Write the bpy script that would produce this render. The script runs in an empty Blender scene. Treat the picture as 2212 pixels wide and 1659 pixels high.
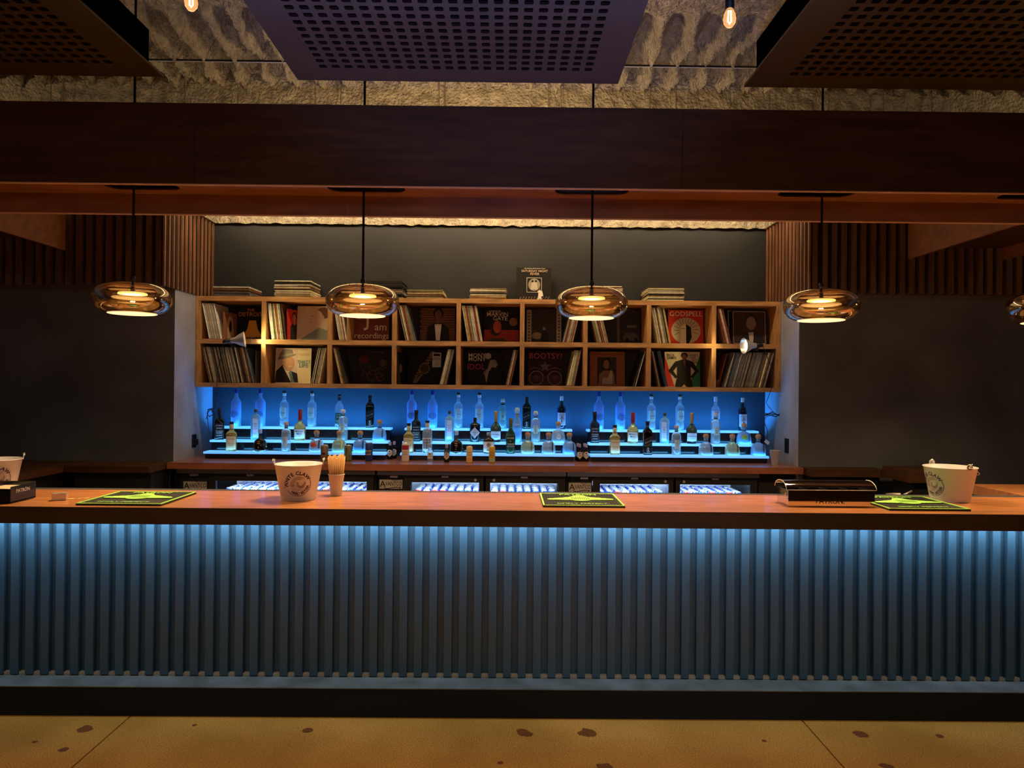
import bpy, bmesh, math, random
from mathutils import Vector, Matrix, noise
random.seed(7)
S = bpy.context.scene
COL = S.collection
R = math.radians
# ---------------------------------------------------------------- camera
W_, H_, F_ = 2212.0, 1659.0, 1534.0
YAW, PITCH, ROLL = R(0.37), R(0.17), R(0.53)
cam_d = bpy.data.cameras.new('camera'); cam = bpy.data.objects.new('camera', cam_d); COL.objects.link(cam)
cam_d.sensor_width = 36; cam_d.lens = 36 * F_ / W_; cam_d.clip_start = .05; cam_d.clip_end = 60
fw = Vector((math.sin(YAW) * math.cos(PITCH), math.cos(YAW) * math.cos(PITCH), math.sin(PITCH)))
rt = Vector((math.cos(YAW), -math.sin(YAW), 0)); up = rt.cross(fw)
rt2 = rt * math.cos(ROLL) + up * math.sin(ROLL); up2 = up * math.cos(ROLL) - rt * math.sin(ROLL)
CP = Vector((0, 0, 1.7))
m = Matrix((rt2, up2, -fw)).transposed().to_4x4(); m.translation = CP
cam.matrix_world = m
S.camera = cam
def ray(px, py): return (fw + rt2 * ((px - W_ / 2) / F_) - up2 * ((py - H_ / 2) / F_))
def at(px, py, Y):
    d = ray(px, py); return CP + d * (Y / d.y)
def atz(px, py, z):
    d = ray(px, py); return CP + d * ((z - 1.7) / d.z)
def X(px, Y, py=834): return at(px, py, Y).x
# ---------------------------------------------------------------- world, view
w = bpy.data.worlds.new('world'); S.world = w; w.use_nodes = True
w.node_tree.nodes['Background'].inputs[0].default_value = (.5, .55, .7, 1)
w.node_tree.nodes['Background'].inputs[1].default_value = .02
S.view_settings.view_transform = 'Standard'; S.view_settings.look = 'None'
S.view_settings.gamma = 1; S.view_settings.exposure = 0.0
# ---------------------------------------------------------------- lights
def area(name, loc, size, power, color, direction, sy=None, shape='RECTANGLE', spread=180):
    l = bpy.data.lights.new(name, 'AREA'); l.energy = power; l.color = color; l.shape = shape
    l.size = size; l.size_y = sy or size; l.spread = R(spread)
    o = bpy.data.objects.new(name, l); COL.objects.link(o); o.location = loc
    o.rotation_euler = Vector(direction).to_track_quat('-Z', 'Y').to_euler()
    return o
def spot(name, loc, power, color, direction, angle, blend=.5, r=.03):
    l = bpy.data.lights.new(name, 'SPOT'); l.energy = power; l.color = color; l.spot_size = R(angle); l.spot_blend = blend
    l.shadow_soft_size = r
    o = bpy.data.objects.new(name, l); COL.objects.link(o); o.location = loc
    o.rotation_euler = Vector(direction).to_track_quat('-Z', 'Y').to_euler()
    return o
WARM = (1.0, .64, .31)
# linear LED behind the canopy: washes the record shelf, the back wall and the sprayed insulation
area('niche_wash_light', (-.15, 5.62, 3.36), 4.9, 38, (1, .72, .40), (0, .42, -1), .06)
area('niche_cove_light', (-.15, 6.14, 3.26), 4.9, 26, (1, .74, .42), (0, 1, .55), .03)
area('ceiling_wash_light', (-.2, 5.0, 3.4), .5, 34, (1, .68, .34), (0, .75, .75), .1)
area('ceiling_side_light', (-6.2, 5.0, 3.4), .5, 24, (1, .68, .34), (.3, .75, .75), .1)
area('ceiling_side_light', (6.2, 5.0, 3.4), .5, 24, (1, .68, .34), (-.3, .75, .75), .1)
# LED strip under the bar top
area('bar_strip_light', (0, 3.665, 1.003), 7.8, 34, (.60, .84, 1), (0, 1, -.55), .012)
# warm room lamps over the floor; cool fill added behind the camera
area('room_lamp_light', (0, .6, 3.2), 6.5, 84, (1, .64, .27), (0, .12, -1), .3, spread=95)
area('room_fill_light', (0, -3, 3.4), 5, 20, (.72, .84, 1), (0, 1, -.20), 1)
# blue stage light near the camera, aimed up over the canopy
spot('stage_blue_light', (-.02, .1, 1.5), 300, (.20, .34, 1), (0, 1, .93), 56, .5, .03)
spot('stage_low_light', (.6, -1.6, 1.4), 60, (.75, .85, 1), (.06, 1, -.18), 24, 1, .2)
# ---------------------------------------------------------------- materials
MATS = {}
def mat(name, col, rough=.6, metal=0, trans=0, ior=1.45, emit=None, estr=0, coat=0, bump=0, bscale=60, var=0, vscale=8,
        stretch=None, alpha=1, spec=.5):
    if name in MATS: return MATS[name]
    M = bpy.data.materials.new(name); M.use_nodes = True; nt = M.node_tree; p = nt.nodes['Principled BSDF']
    p.inputs['Base Color'].default_value = (*col, 1); p.inputs['Roughness'].default_value = rough
    p.inputs['Metallic'].default_value = metal; p.inputs['Transmission Weight'].default_value = trans
    p.inputs['IOR'].default_value = ior; p.inputs['Coat Weight'].default_value = coat; p.inputs['Alpha'].default_value = alpha
    p.inputs['Specular IOR Level'].default_value = spec
    if emit: p.inputs['Emission Color'].default_value = (*emit, 1); p.inputs['Emission Strength'].default_value = estr
    if bump or var:
        tc = nt.nodes.new('ShaderNodeTexCoord'); mp = nt.nodes.new('ShaderNodeMapping')
        mp.inputs['Scale'].default_value = stretch or (1, 1, 1); nt.links.new(tc.outputs['Object'], mp.inputs[0])
    if var:
        n = nt.nodes.new('ShaderNodeTexNoise'); n.inputs['Scale'].default_value = vscale; n.inputs['Detail'].default_value = 6
        nt.links.new(mp.outputs[0], n.inputs['Vector'])
        r = nt.nodes.new('ShaderNodeValToRGB'); r.color_ramp.elements[0].position = .3; r.color_ramp.elements[1].position = .7
        r.color_ramp.elements[0].color = (*[c * (1 - var) for c in col], 1); r.color_ramp.elements[1].color = (*[min(1, c * (1 + var)) for c in col], 1)
        nt.links.new(n.outputs[0], r.inputs[0]); nt.links.new(r.outputs[0], p.inputs['Base Color'])
    if bump:
        n = nt.nodes.new('ShaderNodeTexNoise'); n.inputs['Scale'].default_value = bscale; n.inputs['Detail'].default_value = 5
        nt.links.new(mp.outputs[0], n.inputs['Vector'])
        b = nt.nodes.new('ShaderNodeBump'); b.inputs['Strength'].default_value = bump; b.inputs['Distance'].default_value = .02
        nt.links.new(n.outputs[0], b.inputs['Height']); nt.links.new(b.outputs[0], p.inputs['Normal'])
    MATS[name] = M
    return M
def flat(c, rough=.7):
    return mat('print_%02x%02x%02x' % tuple(int(max(0, min(1, v)) * 255) for v in c), c, rough, spec=.2)
wood_dark = mat('shade_dark_plywood', (.060, .024, .008), .55, var=.3, vscale=3, stretch=(1, 6, 8), bump=.03, bscale=40, spec=.25)  # shade of the unlit canopy face put into colour; also plain dark boards
wood_orange = mat('orange_stained_plywood', (.20, .075, .028), .4, var=.25, vscale=3, stretch=(1, 5, 5))
wood_top = mat('bar_top_wood', (.52, .215, .08), .3, var=.28, vscale=5, stretch=(1, 7, 3), coat=.25)
wood_fascia = mat('bar_fascia_wood', (.05, .026, .013), .5, var=.25, vscale=3, stretch=(1, 3, 6))
wood_back = mat('back_counter_wood', (.30, .105, .055), .28, var=.3, vscale=5, stretch=(1, 7, 3), coat=.3)
oak = mat('oak_wood', (.46, .235, .085), .5, var=.35, vscale=5, stretch=(1.2, 8, 8))
oak_v = mat('oak_wood_upright', (.46, .235, .085), .5, var=.35, vscale=5, stretch=(9, 8, 1.2))
slat_w = mat('lit_slat_wood', (.24, .105, .052), .5, var=.45, vscale=4, stretch=(6, 6, .7))  # brighter tone holds the warm light on the niche returns
black = mat('black_paint', (.006, .006, .0065), .6)
blackm = mat('black_metal', (.015, .015, .016), .35, metal=.3)
rubber = mat('black_rubber', (.02, .02, .02), .55)
lime = mat('lime_green_rubber', (.44, .95, .16), .5)
steel = mat('brushed_steel', (.66, .63, .58), .42, metal=.75, var=.1, vscale=4, stretch=(1, 40, 40))
chrome = mat('chrome', (.8, .78, .75), .05, metal=1)
clear = mat('clear_plastic', (1, 1, 1), .03, trans=1, ior=1.3)
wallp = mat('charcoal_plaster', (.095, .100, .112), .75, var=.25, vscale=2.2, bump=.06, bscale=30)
wallr = mat('grey_plaster', (.30, .29, .30), .7, var=.18, vscale=4, bump=.08, bscale=24)
ribm = mat('slate_blue_paint', (.034, .080, .125), .36, var=.12, vscale=5, stretch=(3, 3, .7))
ledgem = mat('scuffed_blue_paint', (.11, .13, .14), .5, var=.35, vscale=6)
cream = mat('cream_enamel', (.66, .64, .66), .35)
kraft = mat('kraft_paper', (.44, .25, .10), .7)
foam = mat('white_foam', (.58, .50, .44), .7)
# ---------------------------------------------------------------- mesh builder
class MB:
    def __init__(s): s.v = []; s.f = []; s.mi = []; s.sm = []; s.cur = 0
    def add(s, vs, fs, smooth=False):
        b = len(s.v); s.v += [tuple(v) for v in vs]
        for f in fs: s.f.append([b + i for i in f]); s.mi.append(s.cur); s.sm.append(smooth)
        return s
    def box(s, x0, x1, y0, y1, z0, z1, M=None):
        v = [Vector((x, y, z)) for z in (z0, z1) for y in (y0, y1) for x in (x0, x1)]
        if M: v = [M @ a for a in v]
        return s.add(v, [(0, 2, 3, 1), (4, 5, 7, 6), (0, 1, 5, 4), (2, 6, 7, 3), (0, 4, 6, 2), (1, 3, 7, 5)])
    def lathe(s, prof, n=24, M=None, sq=0, asp=1, cap0=True, cap1=True, flute=0):
        vs = []; fs = []
        for p in prof:
            r, z = p[0], p[1]; q = p[2] if len(p) > 2 else sq; a = p[3] if len(p) > 3 else asp
            e = 2 / (2 + q * 6)
            for i in range(n):
                t = 2 * math.pi * (i + .5) / n; c, d = math.cos(t), math.sin(t)
                rr = r * (1 + (flute if i % 2 else -flute))
                v = Vector((rr * math.copysign(abs(c) ** e, c), a * rr * math.copysign(abs(d) ** e, d), z))
                vs.append(M @ v if M else v)
        for k in range(len(prof) - 1):
            for i in range(n):
                j = (i + 1) % n; fs.append((k * n + i, k * n + j, (k + 1) * n + j, (k + 1) * n + i))
        s.add(vs, fs, True)
        if cap0 and prof[0][0] > 1e-6: s.f.append([len(s.v) - len(vs) + i for i in reversed(range(n))]); s.mi.append(s.cur); s.sm.append(False)
        if cap1 and prof[-1][0] > 1e-6: s.f.append([len(s.v) - n + i for i in range(n)]); s.mi.append(s.cur); s.sm.append(False)
        return s
    def tube(s, pts, r, n=8):
        pts = [Vector(p) for p in pts]; vs = []; fs = []
        for i, p in enumerate(pts):
            d = (pts[min(i + 1, len(pts) - 1)] - pts[max(i - 1, 0)]).normalized()
            a = d.cross(Vector((0, 0, 1)) if abs(d.z) < .9 else Vector((0, 1, 0))).normalized(); b = d.cross(a)
            for k in range(n):
                t = 2 * math.pi * k / n; vs.append(p + (a * math.cos(t) + b * math.sin(t)) * r)
        for i in range(len(pts) - 1):
            for k in range(n):
                j = (k + 1) % n; fs.append((i * n + k, i * n + j, (i + 1) * n + j, (i + 1) * n + k))
        fs.append(tuple(reversed(range(n)))); fs.append(tuple(range(len(vs) - n, len(vs))))
        return s.add(vs, fs, True)
    def build(s, name, mats, parent=None, loc=None, label=None):
        me = bpy.data.meshes.new(name); me.from_pydata(s.v, [], s.f)
        for k in (mats if isinstance(mats, (list, tuple)) else [mats]): me.materials.append(k)
        me.polygons.foreach_set('material_index', s.mi); me.polygons.foreach_set('use_smooth', s.sm)
        me.update()
        o = bpy.data.objects.new(name, me); COL.objects.link(o)
        if parent: o.parent = parent
        if loc is not None: o.location = loc
        if label: o['label'] = label
        return o
def tag(o, label=None, cat=None, group=None, kind=None):
    if label: o['label'] = label
    if cat: o['category'] = cat
    if group: o['group'] = group
    if kind: o['kind'] = kind
    return o
def thing(name, loc, label, cat, group=None, rz=0):
    o = bpy.data.objects.new(name, None); o.empty_display_size = .05; COL.objects.link(o)
    o.location = loc; o.rotation_euler = (0, 0, rz)
    return tag(o, label, cat, group)
def struct(name, mb, m): return tag(mb.build(name, m), kind='structure')
KIDS = {}
def copy_tree(o, parent=None):
    c = o.copy(); COL.objects.link(c)
    if parent: c.parent = parent
    for ch in o.children: copy_tree(ch, c)
    return c
# ---------------------------------------------------------------- lettering (2-D verts + faces), flat or wrapped
TC = {}
def text2d(t, size=1.0, align='CENTER', bold=0.0):
    k = (t, align, bold)
    if k not in TC:
        cu = bpy.data.curves.new('txt', 'FONT'); cu.body = t; cu.size = 1; cu.align_x = align; cu.resolution_u = 2; cu.offset = bold
        ob = bpy.data.objects.new('txt', cu); COL.objects.link(ob)
        dg = bpy.context.evaluated_depsgraph_get(); dg.update()
        me = bpy.data.meshes.new_from_object(ob.evaluated_get(dg))
        vs = [(v.co.x, v.co.y) for v in me.vertices]; fs = [tuple(p.vertices) for p in me.polygons]
        COL.objects.unlink(ob); bpy.data.objects.remove(ob); bpy.data.meshes.remove(me)
        TC[k] = (vs, fs)
    vs, fs = TC[k]
    return [(x * size, y * size) for x, y in vs], fs
def twidth(t):
    vs, _ = text2d(t, 1, 'LEFT', .012); return max(v[0] for v in vs) if vs else .3
def arc_text(t, rad, size, a0, a1, inward=False):
    """letters spread from angle a0 to a1 (degrees, 90 = top) round the origin"""
    vs = []; fs = []; wd = [twidth(c) if c != ' ' else .35 for c in t]; tot = sum(wd) + .08 * len(t); acc = 0
    for c, wc in zip(t, wd):
        a = R(a0 + (a1 - a0) * (acc + wc / 2) / tot); acc += wc + .08
        if c == ' ': continue
        v2, f2 = text2d(c, size, 'CENTER', .035); rot = a - math.pi / 2 if not inward else a + math.pi / 2
        ca, sa = math.cos(rot), math.sin(rot); b = len(vs)
        for x, y in v2: vs.append((rad * math.cos(a) + x * ca - y * sa, rad * math.sin(a) + x * sa + y * ca))
        fs += [tuple(b + i for i in f) for f in f2]
    return vs, fs
def stroke(pts, wd):
    vs = []; fs = []
    for i, p in enumerate(pts):
        a = pts[max(i - 1, 0)]; b = pts[min(i + 1, len(pts) - 1)]; dx, dy = b[0] - a[0], b[1] - a[1]; l = math.hypot(dx, dy) or 1
        k = wd / 2 * (1 if 0 < i < len(pts) - 1 else .5)
        vs += [(p[0] - dy / l * k, p[1] + dx / l * k), (p[0] + dy / l * k, p[1] - dx / l * k)]
    for i in range(len(pts) - 1): fs.append((2 * i, 2 * i + 1, 2 * i + 3, 2 * i + 2))
    return vs, fs
def arc(cx, cy, r, a0, a1, n=16, ry=None):
    return [(cx + r * math.cos(R(a0 + (a1 - a0) * i / n)), cy + (ry or r) * math.sin(R(a0 + (a1 - a0) * i / n))) for i in range(n + 1)]
def merge2(*gs):
    vs = []; fs = []
    for v, f in gs:
        b = len(vs); vs += list(v); fs += [tuple(b + i for i in q) for q in f]
    return vs, fs
def shift(g, dx, dy, s=1): return [(x * s + dx, y * s + dy) for x, y in g[0]], g[1]
def sq2(g, wmax, dx, dy):
    x1 = max(v[0] for v in g[0]); x0 = min(v[0] for v in g[0]); k = wmax / (x1 - x0)
    return [(x * k + dx, y + dy) for x, y in g[0]], g[1]
def fit(g, wmax):
    x1 = max(v[0] for v in g[0]); x0 = min(v[0] for v in g[0]); k = min(1, wmax / (x1 - x0))
    return [(x * k, y * (k + 1) / 2) for x, y in g[0]], g[1]
# ================================================================= SETTING
NX0, NX1 = -2.69, 2.365      # niche sides
# floor
fm = bpy.data.materials.new('polished_amber_concrete'); fm.use_nodes = True; nt = fm.node_tree; P = nt.nodes['Principled BSDF']
tc = nt.nodes.new('ShaderNodeTexCoord')
def nn(t, **k):
    n = nt.nodes.new(t)
    for a, b in k.items(): n.inputs[a].default_value = b
    return n
n1 = nn('ShaderNodeTexNoise', Scale=1.6, Detail=8.0); n2 = nn('ShaderNodeTexNoise', Scale=170.0, Detail=4.0); n3 = nn('ShaderNodeTexVoronoi', Scale=26.0)
for n in (n1, n2, n3): nt.links.new(tc.outputs['Object'], n.inputs['Vector'])
r1 = nt.nodes.new('ShaderNodeValToRGB'); r1.color_ramp.elements[0].color = (.43, .22, .036, 1); r1.color_ramp.elements[1].color = (.64, .345, .075, 1)
r1.color_ramp.elements[0].position = .35; r1.color_ramp.elements[1].position = .7
nt.links.new(n1.outputs[0], r1.inputs[0])
def math_(op, a, b=None):
    n = nt.nodes.new('ShaderNodeMath'); n.operation = op
    for i, q in enumerate((a, b)):
        if q is None: continue
        if isinstance(q, (int, float)): n.inputs[i].default_value = q
        else: nt.links.new(q, n.inputs[i])
    return n.outputs[0]
sc = nt.nodes.new('ShaderNodeVectorMath'); sc.operation = 'SCALE'; nt.links.new(r1.outputs[0], sc.inputs[0])
nt.links.new(math_('ADD', math_('MULTIPLY', n2.outputs[0], 2.6), -.3), sc.inputs['Scale']); last = sc.outputs[0]
n4 = nn('ShaderNodeTexNoise', Scale=22.0, Detail=3.0); nt.links.new(tc.outputs['Object'], n4.inputs['Vector'])
msk = None
for px, py, rad in [(1268, 1583, .042), (1128, 1583, .034), (1142, 1587, .02), (184, 1574, .036), (665, 1577, .026), (1860, 1586, .035), (137, 1619, .02),
                    (1915, 1656, .03), (1305, 1656, .034), (2030, 1590, .02), (420, 1566, .012), (1080, 1648, .014), (75, 1603, .012), (1650, 1600, .012)]:
    g = atz(px, py, 0)
    d = nt.nodes.new('ShaderNodeVectorMath'); d.operation = 'DISTANCE'; nt.links.new(tc.outputs['Object'], d.inputs[0]); d.inputs[1].default_value = (g.x, g.y, 0)
    q = math_('LESS_THAN', math_('ADD', d.outputs['Value'], math_('MULTIPLY', math_('SUBTRACT', n4.outputs[0], .5), rad * 1.6)), rad)
    msk = q if msk is None else math_('MAXIMUM', msk, q)
mx2 = nt.nodes.new('ShaderNodeMix'); mx2.data_type = 'RGBA'; nt.links.new(math_('MULTIPLY', msk, .85), mx2.inputs[0]); nt.links.new(last, mx2.inputs[6])
mx2.inputs[7].default_value = (.13, .028, .012, 1)
sp = math_('LESS_THAN', n3.outputs['Distance'], .05)
mx3 = nt.nodes.new('ShaderNodeMix'); mx3.data_type = 'RGBA'; nt.links.new(math_('MULTIPLY', sp, .35), mx3.inputs[0]); nt.links.new(mx2.outputs[2], mx3.inputs[6]); mx3.inputs[7].default_value = (.75, .6, .35, 1)
nt.links.new(mx3.outputs[2], P.inputs['Base Color']); P.inputs['Roughness'].default_value = .45
bp = nt.nodes.new('ShaderNodeBump'); bp.inputs['Strength'].default_value = .12; bp.inputs['Distance'].default_value = .01
nt.links.new(n2.outputs[0], bp.inputs['Height']); nt.links.new(bp.outputs[0], P.inputs['Normal'])
RX, RYB, RYF, CZ = 7.0, 6.62, -5.0, 4.5
fl = MB()
jx = [-RX, -4.95, -1.905, 1.527, 4.95, RX]
for a, b in zip(jx, jx[1:]): fl.box(a + .004, b - .004, RYF, RYB, -.08, 0)
fl.cur = 1; fl.box(-RX, RX, RYF, RYB, -.12, -.012)
struct('floor', fl, [fm, mat('joint_filler', (.10, .045, .02), .8)])
struct('wall_left', MB().box(-RX - .1, -RX, RYF, RYB, 0, 4.9), wallp)
struct('wall_right', MB().box(RX, RX + .1, RYF, RYB, 0, 4.9), wallp)
struct('wall_front', MB().box(-RX, RX, RYF - .1, RYF, 0, 4.9), wallp)
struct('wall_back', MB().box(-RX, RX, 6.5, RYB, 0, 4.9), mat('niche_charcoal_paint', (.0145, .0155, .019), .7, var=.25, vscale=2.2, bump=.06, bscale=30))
# bulkheads either side of the niche: charcoal face, grey return
for nm, a, b in (('wall_back_left', -RX, NX0), ('wall_back_right', NX1, RX)):
    q = MB().box(a, b, 5.75, 6.5, 0, 3.3); q.mi = [0, 0, 0, 0, 1, 1]
    struct(nm, q, [wallp, wallr])
# sprayed insulation: ceiling with flutes, upper wall
spray = mat('sprayed_insulation', (.38, .325, .24), .95, bump=1, bscale=38, var=.35, vscale=11)
for _q in spray.node_tree.nodes:
    if _q.type == 'BUMP': _q.inputs['Distance'].default_value = .07
def gridmesh(nu, nv, fn):
    q = MB(); vs = [fn(i / nu, j / nv) for j in range(nv + 1) for i in range(nu + 1)]
    fs = [(j * (nu + 1) + i, j * (nu + 1) + i + 1, (j + 1) * (nu + 1) + i + 1, (j + 1) * (nu + 1) + i) for j in range(nv) for i in range(nu)]
    q.add(vs, fs, True); return q
def cf(u, v):
    x = -RX + 2 * RX * u; y = 4.3 + (6.52 - 4.3) * v
    k = max(0, min(1, (y - 5.2 + .10 * noise.noise((x * 4, 0, 2))) / .22))
    fl_ = abs(math.sin(math.pi * (x + .12 * noise.noise((x * 1.5, y * 2, 0))) / .235)) ** .9
    n = noise.noise((x * 9, y * 9, 3)) * .026 + noise.noise((x * 26, y * 26, 7)) * .016
    return (x, y, 4.46 + k * (.22 * fl_ - .10) + n)
c = gridmesh(640, 90, cf); c.f = [f[::-1] for f in c.f]
b0 = c.v[:641]
c.box(-RX, RX, RYF, 4.31, 4.46, 4.6); c.box(-RX, RX, 4.3, RYB, 4.62, 4.7)
struct('ceiling', c, spray)
def wf(u, v):
    x = -RX + 2 * RX * u; z = 3.155 + (4.6 - 3.155) * v
    inn = NX0 - .02 < x < NX1 + .02
    z0 = 3.155 if inn else 3.30
    z = z0 + (4.6 - z0) * v
    if v < .02: z += .012 * noise.noise((x * 14, 0, 0)) - .022 * max(0, noise.noise((x * 50, 0, 5)))
    n = noise.noise((x * 10, z * 10, 3)) * .018 + noise.noise((x * 30, z * 30, 7)) * .012
    return (x, 6.45 - max(0, .2 - (z - z0)) * 0 + n, z)
c = gridmesh(700, 64, wf); c.f = [f[::-1] for f in c.f]
c.box(-RX, RX, 6.48, 6.5, 3.32, 4.6)
for _a, _b in ((NX0 + .001, NX0 + .035), (NX1 - .035, NX1 - .001)): c.box(_a, _b, 5.97, 6.46, 3.152, 3.32)
struct('wall_back_insulation', c, spray)
# ================================================================= UPPER SLATS
def slat_panel(name, segs, axis, label):
    t = thing(name, (0, 0, 0), label, 'slatted panel', 'vertical wood slat panels')
    b = MB(); q = MB()
    for a0, a1 in segs:
        if axis == 'x':
            b.box(a0, a1, 5.60, 5.748, 2.47, 3.25)
            n = int(round((a1 - a0) / .0768))
            for i in range(n + 1):
                x = a0 + (a1 - a0) * i / n; j = random.uniform(-.003, .003); q.box(x - .021, x + .021, 5.53 + j, 5.60, 2.45, 3.25)
    b.build('backing_board', black, t); q.build('slats', mat('shaded_slat_wood', (.085, .040, .022), .55, var=.45, vscale=4, stretch=(6, 6, .7)), t); return t  # same slats as the returns, shade put into a darker colour
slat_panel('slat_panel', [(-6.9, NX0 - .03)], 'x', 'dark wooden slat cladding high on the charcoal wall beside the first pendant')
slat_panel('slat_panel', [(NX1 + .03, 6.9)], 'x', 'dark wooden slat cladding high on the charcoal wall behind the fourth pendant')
def reveal(sx, x, label):
    t = thing('slat_panel', (x, 0, 0), label, 'slatted panel', 'vertical wood slat panels')
    q = MB(); n = 13
    for i in range(n):
        y = 5.53 + i * .0755; q.box(min(sx * .005, sx * .019), max(sx * .005, sx * .019), y, y + .017, 2.456, 3.15)
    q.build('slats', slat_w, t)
    MB().box(min(sx * .001, sx * .005), max(sx * .001, sx * .005), 5.53, 6.45, 2.456, 3.15).build('backing_board', black, t)
reveal(1, NX0, 'row of narrow lit wooden slats on the left return of the niche')
reveal(-1, NX1, 'row of narrow lit wooden slats on the right return of the niche')
# ================================================================= CANOPY
can = thing('wooden_canopy', (0, 3.85, 2.68), 'long dark brown wooden canopy box hanging over the bar', 'canopy')
def P_(mb, name, m, t=can): return mb.build(name, m, t, loc=-t.location)
seams = [-4.6, X(415, 3.85), X(1470, 3.85), 4.6]
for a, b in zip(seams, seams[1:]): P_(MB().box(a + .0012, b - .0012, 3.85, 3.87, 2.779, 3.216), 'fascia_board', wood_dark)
P_(MB().box(-4.6, 4.6, 3.849, 3.871, 2.774, 2.779), 'fascia_edge', mat('lit_ply_edge', (.50, .28, .16), .5))  # pendant light caught on the cut edges, put into a pale strip
P_(MB().box(-4.6, 4.6, 4.129, 4.151, 2.677, 2.682), 'rear_edge', mat('lit_ply_edge', (.50, .28, .16), .5))
# soffit with stadium slots
SLOTS = [(X(228, 4.0), X(385, 4.0)), (X(707, 4.0), X(872, 4.0)), (X(1195, 4.0), X(1352, 4.0)), (X(1675, 4.0), X(1835, 4.0)), (X(2150, 4.0), X(2310, 4.0))]
def hole_cell(q, x0, x1, y0, y1, cx, cy, hx, hy, rad, z, th, nc=3):
    hole = []
    for qx, qy, a0 in ((1, 1, 0), (-1, 1, 90), (-1, -1, 180), (1, -1, 270)):
        for k in range(nc + 1):
            a = R(a0 + 90 * k / nc); hole.append((cx + qx * (hx - rad) + rad * math.cos(a), cy + qy * (hy - rad) + rad * math.sin(a)))
    outer = [(x1, y1), (x0, y1), (x0, y0), (x1, y0)]
    n = len(hole); m_ = nc + 1
    vs = [(*p, z) for p in hole] + [(*p, z + th) for p in hole] + [(*p, z) for p in outer] + [(*p, z + th) for p in outer]
    fs = []; dark = []; base = len(q.f)
    for i in range(n):
        j = (i + 1) % n; ci = i // m_; cj = j // m_
        fs.append((i, j, n + j, n + i)); dark.append(len(fs) - 1)
        if ci == cj:
            fs.append((j, i, 2 * n + ci)); fs.append((n + i, n + j, 2 * n + 4 + ci))
        else:
            fs.append((j, i, 2 * n + ci, 2 * n + cj)); fs.append((n + i, n + j, 2 * n + 4 + cj, 2 * n + 4 + ci))
    q.add(vs, fs)
    for k in dark: q.mi[base + k] = 1
q = MB(); y0, y1 = 3.87, 4.13; prev = -4.6
for a, b in SLOTS:
    q.box(prev, a - .02, y0, y1, 2.795, 2.803)
    hole_cell(q, a - .02, b + .02, y0, y1, (a + b) / 2, 3.965, (b - a) / 2, .078, .065, 2.795, .008, 8); prev = b + .02
q.box(prev, 4.6, y0, y1, 2.795, 2.803)
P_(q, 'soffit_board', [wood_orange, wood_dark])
seams = [-4.6, X(747, 4.13), X(1642, 4.13), 4.6]
for a, b in zip(seams, seams[1:]): P_(MB().box(a + .001, b - .001, 4.13, 4.15, 2.682, 3.216), 'rear_board', wood_orange)
for x in (-3.43, 3.115): P_(MB().box(x - .01, x + .01, 4.15, 5.5, 2.715, 3.1), 'side_board', wood_orange)
P_(MB().box(-4.32, -4.3, 4.15, 5.5, 2.715, 3.1), 'side_board', wood_orange); P_(MB().box(3.84, 3.86, 4.15, 5.5, 2.715, 3.1), 'side_board', wood_orange)
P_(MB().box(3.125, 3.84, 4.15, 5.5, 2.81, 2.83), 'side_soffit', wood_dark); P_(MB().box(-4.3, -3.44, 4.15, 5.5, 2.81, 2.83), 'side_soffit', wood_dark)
# ================================================================= PERFORATED PANELS
def perf(x0, x1, y0, y1, z, label, hc=None, m=None, mx0=.14, rz=0):
    t = thing('perforated_ceiling_panel', ((x0 + x1) / 2, y1, z), label, 'ceiling panel', 'perforated acoustic panels hung under the ceiling')
    q = MB(); px_, py_ = .0636, .062; nx = int((x1 - x0 - 2 * mx0) / px_); ny = int((y1 - y0 - .24) / py_)
    gx0 = (x0 + x1) / 2 - nx * px_ / 2; gy1 = y1 - .135; gy0 = gy1 - ny * py_
    for i in range(nx):
        for j in range(ny):
            a = gx0 + i * px_; b = gy0 + j * py_
            hole_cell(q, a, a + px_, b, b + py_, a + px_ / 2, b + py_ / 2, .0195, .017, .008, z, .012, 2)
    gx1 = gx0 + nx * px_
    q.box(x0, gx0, y0, y1, z, z + .012); q.box(gx1, x1, y0, y1, z, z + .012)
    q.box(gx0, gx1, y0, gy0, z, z + .012); q.box(gx0, gx1, gy1, y1, z, z + .012)
    o = q.build('perforated_board', [m, holem], t, loc=-t.location)
    MB().box(x0 + .05, x1 - .05, y0 + .05, y1 - .05, z + .20, z + .22).box(x0 + .05, x0 + .07, y0 + .05, y1 - .05, z + .018, z + .2).box(x1 - .07, x1 - .05, y0 + .05, y1 - .05, z + .018, z + .2).box(x0 + .07, x1 - .07, y1 - .07, y1 - .05, z + .018, z + .2)  .build('backing_box', mat('acoustic_felt', (.0015, .0015, .0015), 1, spec=0), t, loc=-t.location)
    h = MB()
    for sx in (x0 + .2, x1 - .2): h.tube([(sx, y1 - .2, z + .22), (sx, y1 - .2, 4.47)], .004, 6)
    h.build('hanger', blackm, t, loc=-t.location)
panelm = mat('panel_blue_lit', (.055, .055, .08), .45)  # blue stage light put into the centre panel's colour
holem = mat('dark_hole_edge', (.02, .012, .01), .9, spec=0)
panelb = mat('panel_brown_stain', (.034, .020, .014), .45, var=.15, vscale=3)
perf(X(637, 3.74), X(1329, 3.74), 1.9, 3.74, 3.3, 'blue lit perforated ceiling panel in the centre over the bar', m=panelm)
perf(-3.6, X(345, 3.72), 1.9, 3.72, 3.3, 'brown perforated ceiling panel on the left above the first pendant', m=panelb)
perf(X(1601, 3.76), 3.3, 1.9, 3.76, 3.3, 'brown perforated ceiling panel on the right above the fourth pendant', m=panelm if False else panelb)
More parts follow.
